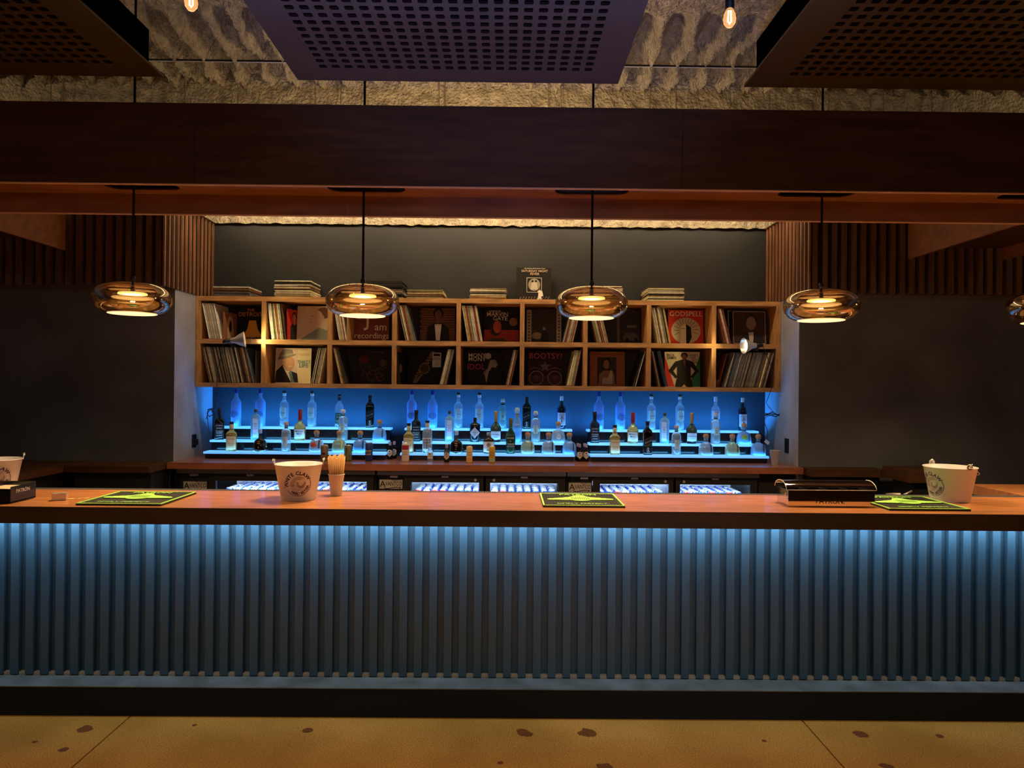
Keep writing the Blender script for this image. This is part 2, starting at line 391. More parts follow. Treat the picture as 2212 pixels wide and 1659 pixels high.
# ================================================================= BAR
BT = 1.087
bt = thing('bar_worktop', (0, 3.5, BT - .08), 'long orange-brown wooden bar top with a dark front edge', 'countertop')
P_(MB().box(-4.4, 4.3, 3.503, 4.07, BT - .02, BT), 'top_board', wood_top, bt)
P_(MB().box(-4.4, 4.3, 3.5, 3.525, BT - .082, BT - .001), 'front_edge', wood_fascia, bt)
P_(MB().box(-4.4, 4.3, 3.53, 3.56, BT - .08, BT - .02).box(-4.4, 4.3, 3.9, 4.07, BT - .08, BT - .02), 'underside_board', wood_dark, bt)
ms = MB().box(-4.4, 4.3, 4.072, 4.16, BT - .04, BT - .006)
for i in range(600):
    x = -4.2 + i * .014; ms.box(x, x + .007, 4.078, 4.155, BT - .006, BT - .003)
tag(ms.build('rail_mat', mat('grey_rubber', (.10, .10, .105), .5)), 'long grey ribbed rubber rail mat along the rear edge of the bar top', 'bar mat')
bb = thing('bar_counter', (0, 3.63, 0), 'slate blue slatted front of the bar standing on the amber floor', 'bar')
q = MB().box(-4.4, 4.3, 3.80, 3.84, .155, BT - .08)
pitch = .0788; x = X(28, 3.765) - 45 * pitch
while x < 4.3:
    if x > -4.4: q.box(x, x + .0405, 3.765, 3.80, .158, BT - .082)
    x += pitch
q.cur = 1; x = X(28, 3.765) - 45 * pitch
while x < 4.3:
    if x > -4.4: q.box(x + .0415, x + pitch - .001, 3.774, 3.799, .1525, .166)
    x += pitch
P_(q, 'slatted_panel', [ribm, mat('raw_wood_block', (.36, .31, .24), .8)], bb)
P_(MB().box(-4.4, 4.3, 3.632, 3.80, .1475, .152), 'foot_ledge', ledgem, bb)
P_(MB().box(-4.4, 4.3, 3.638, 3.80, 0, .1475), 'kick_board', mat('dark_blue_paint', (.008, .011, .015), .75, spec=.2), bb)
P_(MB().box(-4.4, 4.3, 3.84, 4.06, .155, .60), 'rear_body', black, bb)
# ================================================================= BACK COUNTERS
BC = 1.07
def counter(x0, x1, y0, y1, label, z=BC, th=.05, m=wood_back, base=True):
    t = thing('back_counter', ((x0 + x1) / 2, y0, z - th), label, 'counter')
    P_(MB().box(x0, x1, y0, y1, z - th, z), 'counter_top', m, t)
    return t
t = counter(NX0 + .005, NX1 - .005, 5.745, 6.495, 'brown wooden back counter in the niche carrying the lit bottle risers')
P_(MB().box(NX0 - .0, NX1 + .0, 5.64, 5.745, BC - .05, BC), 'front_board', wood_back, t)
P_(MB().box(NX0 + .001, NX0 + .014, 5.70, 6.45, 0, BC - .052).box(NX0 - .008, NX0 + .014, 5.70, 5.749, 0, BC - .052), 'dark_filler', black, t)  # black sheet added to darken the bulkhead return below the counter
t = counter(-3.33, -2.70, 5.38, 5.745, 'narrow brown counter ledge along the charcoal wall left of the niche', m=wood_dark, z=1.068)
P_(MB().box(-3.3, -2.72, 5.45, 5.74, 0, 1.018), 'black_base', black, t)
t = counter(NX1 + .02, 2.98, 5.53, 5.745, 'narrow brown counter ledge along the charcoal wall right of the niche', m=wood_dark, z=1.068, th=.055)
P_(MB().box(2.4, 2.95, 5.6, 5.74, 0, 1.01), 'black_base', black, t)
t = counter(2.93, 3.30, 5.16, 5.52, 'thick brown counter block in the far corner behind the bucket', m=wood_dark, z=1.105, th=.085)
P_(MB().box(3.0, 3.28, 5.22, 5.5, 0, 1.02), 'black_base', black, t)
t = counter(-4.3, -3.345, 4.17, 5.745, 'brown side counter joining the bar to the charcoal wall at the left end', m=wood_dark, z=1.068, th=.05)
P_(MB().box(-4.28, -3.42, 4.2, 5.74, 0, 1.018), 'black_base', black, t)
t = counter(3.08, 4.3, 4.17, 4.72, 'lit brown side counter at the right end behind the bar', m=wood_top, z=1.075, th=.06)
P_(MB().box(3.25, 4.28, 4.2, 4.7, 0, 1.015), 'black_base', black, t)
# ================================================================= FRIDGES
cool = (.62, .80, 1.0)
fr_int = mat('white_fridge_liner', (.75, .82, .9), .5)
glassd = bpy.data.materials.new('door_glass'); glassd.use_nodes = True
_n = glassd.node_tree; _n.nodes.remove(_n.nodes['Principled BSDF'])
_a = _n.nodes.new('ShaderNodeBsdfTransparent'); _b = _n.nodes.new('ShaderNodeBsdfGlossy'); _c = _n.nodes.new('ShaderNodeMixShader'); _b.inputs['Roughness'].default_value = .03
_a.inputs[0].default_value = (.95, .97, 1, 1)
_c.inputs[0].default_value = .06; _n.links.new(_a.outputs[0], _c.inputs[1]); _n.links.new(_b.outputs[0], _c.inputs[2]); _n.links.new(_c.outputs[0], _n.nodes['Material Output'].inputs[0])
FY = 5.78
ledm = mat('white_led_tube', (1, 1, 1), .5, emit=(.75, .88, 1), estr=9)
def fridge(x0, x1, doors, badge, ordn):
    t = thing('bar_fridge', ((x0 + x1) / 2, FY, 0), 'black undercounter bar fridge with lit glass doors, %s of three under the back counter' % ordn, 'fridge', 'undercounter bar fridges')
    b = MB(); b.box(x0, x1, FY + .03, 6.46, 0, .12); b.box(x0, x1, 6.44, 6.46, .12, .97)
    b.box(x0, x0 + .03, FY + .03, 6.44, .12, .97); b.box(x1 - .03, x1, FY + .03, 6.44, .12, .97); b.box(x0 + .03, x1 - .03, FY + .03, 6.44, .945, .97)
    gx0 = doors[0][0] - .06
    b.box(x0 + .03, gx0, FY, FY + .03, 0, .97)
    P_(b, 'cabinet', black, t)
    P_(MB().box(x0 + .003, x1 - .003, FY - .03, 6.46, .972, 1.018), 'steel_top', mat('dull_steel', (.38, .37, .36), .35, metal=.85), t)
    P_(MB().box(gx0 - .02, x1 - .03, 6.41, 6.438, .12, .943).box(gx0 - .02, x1 - .03, FY + .05, 6.41, .925, .943), 'liner', fr_int, t)
    P_(MB().box(gx0, x1 - .03, FY + .06, 6.40, .695, .70), 'shelf', steel, t)
    P_(MB().box(gx0 + .02, x1 - .06, FY + .07, FY + .085, .925, .94), 'lamp_tube', ledm, t)
    area('fridge_light', ((gx0 + x1) / 2, FY + .09, .92), x1 - gx0 - .1, 9, cool, (0, .75, -.6), .02)
    for (d0, d1) in doors:
        d = MB(); o0, o1 = d0 - .055, d1 + .055
        d.box(o0, o1, FY - .03, FY, .915, .968).box(o0, o1, FY - .03, FY, .06, .14).box(o0, d0, FY - .03, FY, .14, .915).box(d1, o1, FY - .03, FY, .14, .915)
        dd = P_(d, 'door', black, t)
        MB().box(d0, d1, FY - .016, FY - .012, .14, .915).build('glass_pane', glassd, dd)
        mc = (d0 + d1) / 2; e = MB().box(mc - .028, mc + .028, FY - .036, FY - .03, .955, .968)
        e.build('latch_plate', steel, dd)
        kx = d1 + .02 if d1 - d0 and (d0 == doors[0][0]) else d0 - .02
        k = MB(); k.lathe([(.012, 0), (.012, .006), (.008, .012)], 12, Matrix.Translation((kx - .05 if kx > mc else kx + .05, FY - .03, .938)) @ Matrix.Rotation(R(90), 4, 'X')); k.build('door_lock', steel, dd)
    P_(MB().box(x0 + .11, x0 + .17, FY - .035, FY, .952, .966), 'hinge', steel, t)
    bx0, bx1, bz0, bz1 = badge
    pl = P_(MB().box(bx0, bx1, FY - .004, FY, bz0, bz1), 'badge', mat('brushed_badge', (.55, .52, .48), .4, metal=.3), t)
    g = merge2(shift(text2d('A', .072, 'LEFT', .01), -.092, -.022), sq2(text2d('VANTCO', .050, 'LEFT', .008), .138, -.046, -.012), sq2(text2d('REFRIGERATION', .013, 'LEFT'), .085, .004, .028),
               stroke([(-.06, -.02), (-.05, -.034), (-.02, -.036), (.02, -.028), (.05, -.024), (.072, -.03)], .006), stroke(arc(.075, -.028, .004, 0, 360), .006))
    s = (bx1 - bx0) / .19; c_ = ((bx0 + bx1) / 2, (bz0 + bz1) / 2)
    L = MB(); L.add([(c_[0] + a * s, FY - .0055, c_[1] + b_ * s) for a, b_ in g[0]], g[1]); L.build('lettering', black, pl)
    return t
def zz(py, Y, px=1106): return at(px, py, Y).z
fy = FY - .014
def D(a, b): return (X(a, fy), X(b, fy))
def B_(a, b, c, d): return (X(a, FY), X(b, FY), at((a + b) / 2, d, FY).z, at((a + b) / 2, c, FY).z)
FR = [(X(386, FY), X(814, FY), [D(470, 618), D(647, 795)], B_(399, 449, 1040, 1059.5), 'first'),
      (X(817, FY), X(1224.5, FY), [D(890.5, 1037), D(1061, 1207.5)], B_(822, 871.5, 1036, 1055.5), 'middle'),
      (X(1226, FY), X(1640, FY), [D(1297.5, 1446), D(1470, 1621)], B_(1230.5, 1279, 1043, 1062), 'last')]
for f in FR: fridge(*f)
tag(MB().box(X(1642, FY), NX1 - .02, FY, 6.45, 0, 1.015).build('black_cabinet', black), 'black base cabinet under the right end of the back counter', 'cabinet')
# cans in the fridges
canm = [mat('can_blue', (.05, .12, .55), .3, metal=.5), mat('can_silver', (.75, .80, .88), .3, metal=.6), mat('can_red', (.6, .05, .06), .35, metal=.4), mat('can_top', (.85, .88, .92), .25, metal=.7)]
def can_mesh(k):
    q = MB(); q.lathe([(.026, 0), (.030, .008), (.030, .118), (.0255, .128)], 12, cap1=False); q.cur = 1
    q.lathe([(.0255, .128), (.0265, .130), (.0235, .131), (.0235, .127), (.001, .127)], 12, cap0=False, cap1=False)
    me = q.build('tmp', [canm[k], canm[3]]); d = me.data; bpy.data.objects.remove(me); return d
CM = [can_mesh(0), can_mesh(1), can_mesh(2)]
ORD = ['first', 'second', 'third', 'fourth', 'fifth', 'sixth', 'seventh', 'eighth', 'ninth', 'tenth', 'eleventh', 'twelfth', 'thirteenth', 'fourteenth', 'fifteenth',
       'sixteenth', 'seventeenth', 'eighteenth', 'nineteenth', 'twentieth', 'twenty-first', 'twenty-second', 'twenty-third', 'twenty-fourth', 'twenty-fifth', 'twenty-sixth', 'twenty-seventh', 'twenty-eighth', 'twenty-ninth', 'thirtieth'] + ['thirty-' + q for q in ('first', 'second', 'third', 'fourth', 'fifth', 'sixth', 'seventh', 'eighth', 'ninth')] + ['fortieth'] + ['forty-' + q for q in ('first', 'second', 'third', 'fourth', 'fifth', 'sixth', 'seventh', 'eighth', 'ninth')]
di = 0
cname = ['blue', 'silver', 'red']
for f in FR:
    for (d0, d1) in f[2]:
        nx = 8; rows = 6
        for j in range(rows):
            for i in range(nx):
                k = random.choice([0, 0, 1]) if j > 0 else random.choice([0, 0, 2, 1])
                o = bpy.data.objects.new('drink_can', CM[k]); COL.objects.link(o)
                o.location = (d0 + .035 + (d1 - d0 - .07) * i / (nx - 1), FY + .17 + j * .072, .7004)
                tag(o, '%s can, %s along, row %s behind the %s lit fridge door' % (cname[k], ORD[i], ['one', 'two', 'three', 'four', 'five', 'six'][j], ORD[di]), 'can', 'drink cans in the bar fridges')
        di += 1
# ================================================================= RECORD SHELF
SY = 6.13
SZ = dict(t1=2.452, t0=2.413, m1=2.083, m0=2.043, b1=1.706, b0=1.668)
divs = [569, 711.8, 851.5, 990.3, 1128, 1264.5, 1401.8, 1542.3]
DX = [X(p, SY, 740) for p in divs]
sh = thing('record_shelf', ((NX0 + NX1) / 2, SY, SZ['b0']), 'long oak cubby shelf of eighteen compartments filled with vinyl records', 'shelf')
for nm, a, b in (('top_board', 't0', 't1'), ('middle_board', 'm0', 'm1'), ('bottom_board', 'b0', 'b1')):
    P_(MB().box(NX0 + .003, NX1 - .003, SY, 6.495, SZ[a], SZ[b]), nm, oak, sh)
DT = .019
for i, x in enumerate([NX0 + .003 + DT] + DX + [NX1 - .003 - DT]):
    P_(MB().box(x - DT, x + DT, SY + .001, 6.49, SZ['m1'], SZ['t0']).box(x - DT, x + DT, SY + .001, 6.49, SZ['b1'], SZ['m0']), 'divider', oak_v, sh)
P_(MB().box(NX0 + .01, NX1 - .01, 6.485, 6.495, SZ['b1'], SZ['t0']), 'back_panel', mat('dark_shelf_back', (.05, .04, .032), .7), sh)
CX = [NX0 + 2 * DT + .003] + [x for d in DX for x in (d - DT, d + DT)] + [NX1 - 2 * DT - .003]
CELL = [(CX[2 * i], CX[2 * i + 1]) for i in range(9)]
CELLN = ['first', 'second', 'third', 'fourth', 'fifth', 'sixth', 'seventh', 'eighth', 'ninth']
# ---- sleeves
SPINE = {'cream': (.85, .74, .50), 'tan': (.52, .38, .22), 'ivory': (.92, .86, .68), 'brown': (.20, .11, .06), 'black': (.03, .028, .026), 'grey': (.36, .34, .32),
         'red': (.42, .07, .04), 'olive': (.25, .24, .12), 'ochre': (.60, .40, .12), 'slate': (.14, .17, .20)}
SM = {k: mat('sleeve_' + k, v, .6, var=.35, vscale=40, stretch=(1, 1, .6)) for k, v in SPINE.items()}
RC = {}
def rec_mesh(t, colr):
    k = (t, colr)
    if k not in RC:
        b = .0016; h = .315
        q = MB()   # a sleeve: slightly puffed card sleeve whose thickness rounds off at spine
        v = []
        for y in (0, .012, h - .006, h):
            e = .30 if y in (0, h) else 0
            v += [(t * e, y, b), (t * (1 - e), y, b), (t * (1 - e), y, h - b), (t * e, y, h - b)]
        fs = [(0, 1, 2, 3), (15, 14, 13, 12)]
        for a in range(3):
            for i in range(4):
                j = (i + 1) % 4; fs.append((a * 4 + j, a * 4 + i, a * 4 + 4 + i, a * 4 + 4 + j))
        q.add([(x, y, z) for x, y, z in v], fs); o = q.build('tmp', SM[colr]); RC[k] = o.data; bpy.data.objects.remove(o)
    return RC[k]
MIX = ['cream'] * 5 + ['ivory'] * 5 + ['tan'] * 2 + ['brown', 'black', 'grey', 'red', 'olive', 'ochre', 'slate', 'brown', 'grey']
THK = [.006, .0075, .009, .011]
NREC = 0
def lean_row(row, cell, xb0, xb1, phi, palette=MIX, thin=False, yo=.012):
    """records standing in a cubby between base x's, tops leaning left (phi>0) or right (phi<0)"""
    global NREC
    z = SZ['b1'] if row else SZ['m1']; i = 0; lean = .317 * math.sin(R(abs(phi)))
    if phi > 0: xb0 = max(xb0, CELL[cell][0] + lean + .004)
    else: xb1 = min(xb1, CELL[cell][1] - lean - .004)
    x = xb0; nmr = 'lower' if row else 'upper'
    a = R(abs(phi)); recs = []
    while True:
        t = random.choice(THK[:3] if thin else THK); s = t / math.cos(a) + .0006
        if x + s > xb1: break
        colr = random.choice(palette)
        o = bpy.data.objects.new('record_sleeve', rec_mesh(t, colr)); COL.objects.link(o)
        y = SY + yo + random.uniform(0, .016)
        if phi > 0: o.location = (x, y, z + .0008); o.rotation_euler = (0, -a, 0)
        else:
            o.location = (x + s, y, z + .0008)
            # mirrored: pivot at the lower right corner
            o.rotation_euler = (0, a, 0); o.location = (x + s - t * math.cos(a), y, z + t * math.sin(a) + .0008)
        tag(o, '%s record sleeve, %s from the left in the %s row of the %s cubby' % (colr, ORD[i], nmr, CELLN[cell]), 'record', 'records leaning in the %s %s cubby' % (nmr, CELLN[cell]))
        x += s; i += 1; NREC += 1
def xb(px, row): return X(px, SY + .02, 820 if row else 725)
def L_(row, cell, p0, p1, phi, **k): lean_row(row, cell, max(xb(p0, row), CELL[cell][0] + .001), xb(p1, row), phi, **k)
def Rr(row, cell, p0, p1, phi, **k): lean_row(row, cell, xb(p0, row), min(xb(p1, row), CELL[cell][1] - .002), -phi, **k)
GREY = ['cream', 'grey', 'tan', 'brown', 'slate', 'grey', 'brown', 'black', 'tan']
L_(0, 0, 452, 478, 12); L_(0, 1, 582, 618, 7); L_(0, 2, 727, 749, 10); L_(0, 3, 872, 898, 13); L_(0, 4, 1003, 1043, 10)
Rr(0, 5, 1217, 1249, 13); L_(0, 6, 1282, 1316, 14); L_(0, 7, 1418, 1452, 11); L_(0, 8, 1562, 1582, 14)
L_(1, 0, 441, 551, 13, palette=GREY); Rr(1, 1, 671, 693, 11); L_(1, 2, 733, 748, 13); Rr(1, 3, 949, 969, 13); Rr(1, 4, 1092, 1113, 12)
Rr(1, 5, 1226, 1250, 11); Rr(1, 6, 1370, 1382, 15); L_(1, 7, 1422, 1430, 12, palette=GREY); Rr(1, 8, 1566, 1672, 15, palette=['cream', 'grey', 'brown', 'slate', 'grey', 'black', 'tan', 'brown'])
# ---- flat stacks on top of the shelf
def stack(px0, px1, py0, label, dark, rz=0):
    global NREC
    y0 = SY + .02; x0 = X(px0, y0, 640); z = SZ['t1'] + .0006; zt = at(px0, py0, y0).z; i = 0
    pal = ['black', 'black', 'brown', 'black', 'slate', 'ivory'] if dark else ['cream', 'ivory', 'tan', 'cream', 'brown', 'black', 'ochre', 'olive']
    while z < zt:
        t = random.choice([.007, .009, .011]); colr = random.choice(pal) if not (dark == 2 and i > 8) else 'black'
        o = bpy.data.objects.new('record_sleeve', rec_mesh(t, colr)); COL.objects.link(o)
        o.rotation_euler = (0, R(90), rz + R(random.uniform(-1.5, 1.5)))
        o.location = (x0 + random.uniform(-.006, .006) + 0.0, y0 + random.uniform(0, .012), z + t)
        tag(o, '%s record sleeve, %s from the bottom of the pile %s' % (colr, ORD[i], label), 'record', 'records piled %s' % label)
        z += t + .0004; i += 1; NREC += 1
stack(459, 543, 617, 'over the first cubby', 1)
stack(592, 673, 606, 'over the second cubby', 0)
stack(790, 862, 606, 'behind the second pendant', 2)
stack(878, 957, 626, 'over the fourth cubby', 0)
stack(1015, 1096, 622, 'over the fifth cubby', 0)
stack(1267, 1346, 619, 'behind the third pendant', 0)
stack(1400, 1493, 622, 'over the eighth cubby', 0)
print('records', NREC)
# ---- album covers
def cover(pos, bg, art, texts, label, name='album_cover', tilt=5, rz=0, size=.312, framed=False):
    t = thing(name, pos, label, 'album cover', 'record sleeves shown cover out', rz)
    M0 = Matrix.Rotation(-R(tilt), 4, 'X')
    q = MB().box(0, size, 0, .005, 0, size, M0); q.build('sleeve', flat(bg), t)
    cols = []; A = MB(); k = 0
    def col(c):
        if c not in cols: cols.append(c)
        A.cur = cols.index(c)
    for it in art:
        k += 1; y = -.0003 * k; col(it[1])
        if it[0] == 'r': pts = [(it[2], it[3]), (it[4], it[3]), (it[4], it[5]), (it[2], it[5])]
        elif it[0] == 'e': pts = [(it[2] + it[4] * math.cos(a * math.pi / 12), it[3] + it[5] * math.sin(a * math.pi / 12)) for a in range(24)]
        elif it[0] == 's':
            g = stroke(it[2], it[3]); A.add([M0 @ Vector((u * size, y, v * size)) for u, v in g[0]], g[1]); continue
        else: pts = it[2]
        A.add([M0 @ Vector((u * size, y, v * size)) for u, v in pts], [tuple(range(len(pts)))])
    if art: A.build('artwork', [flat(c) for c in cols], t)
    tm = {}
    for s, u, v, sz, c in texts:
        g = shift(fit(text2d(s, sz, 'CENTER', .003), 2 * min(u, 1 - u) - .02 if len(s) > 2 else 9), u, v)
        tm.setdefault(c, []).append(g)
    for c, gs in tm.items():
        g = merge2(*gs); MB().add([M0 @ Vector((a * size, -.0003 * (k + 2), b * size)) for a, b in g[0]], g[1]).build('lettering', flat(c), t)
    return t
def cv(row, px0, **k):
    z = (SZ['b1'] if row == 1 else SZ['m1'] if row == 0 else SZ['t1']) + .001
    Y = k.pop('Y', 6.36)
    return cover((X(px0, Y, 780), Y, z), **k)
BK = (.015, .013, .013); OR = (.85, .25, .04); SK = (.42, .24, .15); SKD = (.16, .085, .05); CRM = (.75, .66, .50); RED = (.55, .04, .03)
def person(cx, top, s, skin, cloth, hair, shirt=None):
    a = [('p', cloth, [(cx - .30 * s, 0), (cx - .27 * s, top - .52 * s), (cx - .10 * s, top - .40 * s), (cx + .10 * s, top - .40 * s), (cx + .27 * s, top - .52 * s), (cx + .30 * s, 0)]),
         ('p', skin, [(cx - .06 * s, top - .46 * s), (cx - .06 * s, top - .25 * s), (cx + .06 * s, top - .25 * s), (cx + .06 * s, top - .46 * s)]),
         ('e', hair, cx, top - .14 * s, .13 * s, .15 * s), ('e', skin, cx, top - .18 * s, .095 * s, .125 * s)]
    if shirt: a.append(('p', shirt, [(cx - .09 * s, top - .42 * s), (cx + .09 * s, top - .42 * s), (cx + .05 * s, max(0, top - .85 * s)), (cx - .05 * s, max(0, top - .85 * s))]))
    return a
# upper row
cv(0, 501, Y=6.40, bg=BK, art=[('p', (.85, .38, .05), [(.28, .12), (.42, .35), (.47, .60), (.66, .60), (.72, .35), (.86, .12)])],
   texts=[('digital', .6, .05, .19, (.9, .45, .2)), ('THE', .5, .86, .12, OR), ('DETROIT', .5, .72, .17, OR)], label='black album cover with orange bell shape and orange lettering in the first upper cubby')
cover((X(482, 6.16, 700), 6.17, SZ['m1'] + .001), (.28, .13, .07), [('e', (.5, .36, .22), .5, .62, .22, .26), ('p', (.5, .36, .22), [(.3, .0), (.25, .45), (.75, .45), (.8, 0)]), ('e', BK, .5, .5, .1, .22)], [],
      'brown album cover with a pale figure leaning against the row in the first upper cubby', tilt=0, rz=R(84), size=.24)
cover((X(622, 6.17, 700), 6.17, SZ['m1'] + .001), RED, person(.42, .92, .9, SK, (.03, .03, .03), (.02, .02, .02)), [], 'red album cover with dark haired figure set at an angle in the second upper cubby', tilt=2, rz=R(76), size=.27)
cv(0, 640, Y=6.3, bg=(.62, .50, .37), art=[('p', (.24, .28, .27), [(.05, 0), (.30, .18), (.62, .38), (.95, .28), (1, 0)]), ('e', (.16, .08, .06), .74, .80, .2, .17), ('e', (.62, .47, .36), .52, .66, .21, .24), ('r', (.2, .1, .07), .38, .70, .46, .715), ('r', (.5, .2, .15), .34, .53, .44, .545), ('e', (.55, .4, .3), .72, .66, .05, .07)],
   texts=[], label='cream album cover with a turned head portrait in the second upper cubby')
cv(0, 764, bg=(.20, .055, .04), art=[], texts=[('D', .17, .66, .42, CRM), ('ef', .17, .68, .01, CRM), ('J', .38, .47, .60, CRM), ('am', .76, .34, .30, CRM), ('recordings', .5, .10, .25, CRM)], label='dark red album cover with large white lettering behind the second pendant')
cover((X(750.5, 6.17, 700), 6.17, SZ['m1'] + .001), (.42, .25, .11), [], [], 'plain brown sleeve turned sideways beside the dark red lettered cover', tilt=0, rz=R(86), size=.26)
bricks = [('r', (.20 + .05 * random.random(), .09, .05), .0 + c_ * .125 + (.06 if r_ % 2 else 0), r_ * .07 + .01, min(.995, c_ * .125 + .115 + (.06 if r_ % 2 else 0)), r_ * .07 + .062) for r_ in range(14) for c_ in range(8)]
cv(0, 907, bg=(.12, .06, .045), art=bricks + person(.52, .98, 1.1, SKD, BK, BK, (.7, .66, .6)) + [('p', BK, [(.46, .5), (.46, .56), (.52, .53), (.58, .56), (.58, .5), (.52, .53)])], texts=[], label='album cover of a dark suited figure before a brick wall in the fourth upper cubby')
cv(0, 1045, bg=BK, art=[('r', (.30, .03, .02), 0, .05, 1, .38), ('e', (.03, .02, .02), .33, .40, .16, .2), ('e', (.42, .08, .04), .38, .47, .12, .18), ('p', (.05, .045, .03), [(.05, 0), (.2, .14), (.55, .14), (.8, 0)]), ('e', (.25, .12, .05), .84, .62, .12, .12)],
   texts=[('SUPERSTAR', .30, .90, .07, CRM), ('MARVIN', .38, .78, .17, CRM), ('GAYE', .46, .66, .17, CRM)], label='black and red album cover with a laughing face in the fifth upper cubby')
cv(0, 1137, bg=(.05, .04, .035), art=[('r', (.42, .36, .26), .0, 0, .14, .98), ('r', (.42, .36, .26), .86, 0, 1, .98)] + [('e', (.08, .05, .03), .07 + .86 * (i % 2), .06 + .045 * i, .03, .02) for i in range(20)] + [('e', (.30, .22, .1), .3, .22, .15, .1), ('p', (.02, .02, .02), [(.4, 0), (.42, .3), (.5, .42), (.6, .3), (.65, 0)]), ('e', (.3, .22, .18), .5, .43, .04, .05)],
   texts=[], label='dark album cover with patterned cream side strips in the sixth upper cubby')
cv(0, 1308, bg=(.035, .03, .03), art=[('r', (.12, .10, .09), .33, 0, .40, .95), ('p', (.09, .08, .07), [(.5, .12), (.5, .22), (.6, .33), (.85, .33), (.95, .22), (.95, .12)]), ('r', (.14, .12, .1), .62, .48, .9, .56), ('e', BK, .62, .13, .05, .06), ('e', BK, .87, .13, .05, .06), ('s', (.1, .09, .08), arc(.7, .8, .2, 20, 160), .02)],
   texts=[], label='dark album cover of a parked car on a street in the seventh upper cubby')
hair = []
for i in range(13):
    a0 = 200 - i * 18
    hair.append(('s', (.10, .08, .05), [(.5 + (.18 + .022 * k) * math.cos(R(a0)) + .018 * math.sin(k * 1.6), .42 + (.18 + .03 * k) * math.sin(R(a0))) for k in range(9)], .014))
cv(0, 1444, Y=6.32, bg=RED, art=[('e', (.55, .47, .32), .5, .40, .42, .38), ('r', RED, 0, -.0, .06, .1)] + hair + [('p', CRM, [(.33, 0), (.36, .52), (.5, .6), (.5, 0)]), ('p', BK, [(.5, 0), (.5, .6), (.64, .5), (.66, .2), (.56, 0)]), ('s', BK, arc(.42, .42, .05, 20, 160, 8), .014)],
   texts=[('GODSPELL', .5, .82, .2, CRM)], label='red album cover with white lettering and a wavy haired head in the eighth upper cubby')
cv(0, 1581, Y=6.26, bg=(.03, .025, .025), art=[('s', CRM, [(.05, .04), (.05, .95), (.95, .95), (.95, .04), (.05, .04)], .012), ('r', (.06, .03, .022), .07, .06, .93, .93), ('e', (.03, .02, .015), .55, .72, .18, .16), ('e', (.24, .15, .1), .55, .62, .14, .19), ('p', (.02, .02, .025), [(.2, .06), (.3, .3), (.5, .38), (.62, .38), (.85, .28), (.92, .06)]), ('p', (.45, .42, .4), [(.50, .06), (.47, .36), (.62, .36), (.6, .06)])],
   texts=[], label='framed dark brown portrait cover in the ninth upper cubby')
cv(0, 1573, Y=6.31, bg=(.45, .38, .26), art=[('r', BK, .03, .02, .98, .97)], texts=[], label='second framed sleeve standing behind the dark brown portrait cover')
# lower row
cover((X(553, 6.17, 800), 6.17, SZ['b1'] + .001), (.13, .12, .09), [('e', CRM, .62, .5, .16, .2), ('e', (.13, .12, .09), .62, .5, .02, .03)], [], 'dark grey sleeve with a round cream centre label in the first lower cubby', tilt=0, rz=R(84), size=.28)
cv(1, 594, Y=6.26, bg=(.70, .58, .38), art=[('r', (.62, .46, .40), .02, .02, .62, .98), ('p', (.02, .02, .025), [(0, .02), (.02, .34), (.2, .52), (.42, .36), (.62, .28), (.66, .02)]), ('p', CRM, [(.2, .5), (.42, .34), (.55, .02), (.46, .02)]), ('p', (.13, .2, .26), [(.38, .32), (.46, .34), (.54, .02), (.46, .02)]),
   ('e', (.50, .27, .16), .38, .56, .16, .22), ('p', (.20, .17, .14), [(.06, .66), (.12, .86), (.22, .96), (.46, .95), (.50, .82), (.58, .84), (.56, .80), (.3, .70)]), ('p', (.30, .27, .22), [(.12, .74), (.14, .8), (.5, .86), (.5, .81)]), ('r', (.65, .5, .4), .36, .47, .47, .49)],
   texts=[("THAT'S", .80, .56, .15, (.05, .24, .32)), ('LIFE', .80, .45, .16, (.05, .24, .32)), ('FRANK', .80, .78, .12, (.62, .42, .2))], label='cream album cover with a smiling face in a grey hat in the second lower cubby')
cv(1, 771, bg=(.025, .02, .02), art=[('e', (.12, .02, .02), .18, .7, .16, .12), ('e', (.10, .08, .04), .74, .62, .1, .1)] + [('s', (.05 + .1 * random.random(), .06, .03), arc(.5 + .3 * random.uniform(-1, 1), .35 + .2 * random.uniform(-1, 1), .12, random.randint(0, 180), random.randint(190, 340)), .025) for i in range(12)], texts=[('THE REVENGE', .55, .9, .06, (.2, .15, .12))], label='dark album cover with red and green tangle in the third lower cubby')
rope = [('e', (.16 + .05 * (i % 2), .12, .06), .46 + .26 * math.cos(R(250 - i * 11)), .5 + .44 * math.sin(R(90 + i * 11.5 + 90)), .045, .03) for i in range(34)]
cv(1, 881, bg=BK, art=rope + [('e', (.16, .11, .05), .48, .46, .15, .16), ('e', (.05, .03, .02), .48, .46, .12, .13), ('r', (.6, .56, .5), .70, .50, .95, .92), ('r', BK, .73, .82, .92, .89)], texts=[('FATS', .825, .71, .10, BK), ('in', .825, .56, .08, BK)], label='black album cover with a gold rope ring and white sticker in the fourth lower cubby')
cover((X(859, 6.16, 800), 6.16, SZ['b1'] + .001), BK, [('e', (.3, .22, .2), .3, .5, .12, .14)], [], 'single black record sleeve standing edge on in the fourth lower cubby', tilt=0, rz=R(80), size=.28)
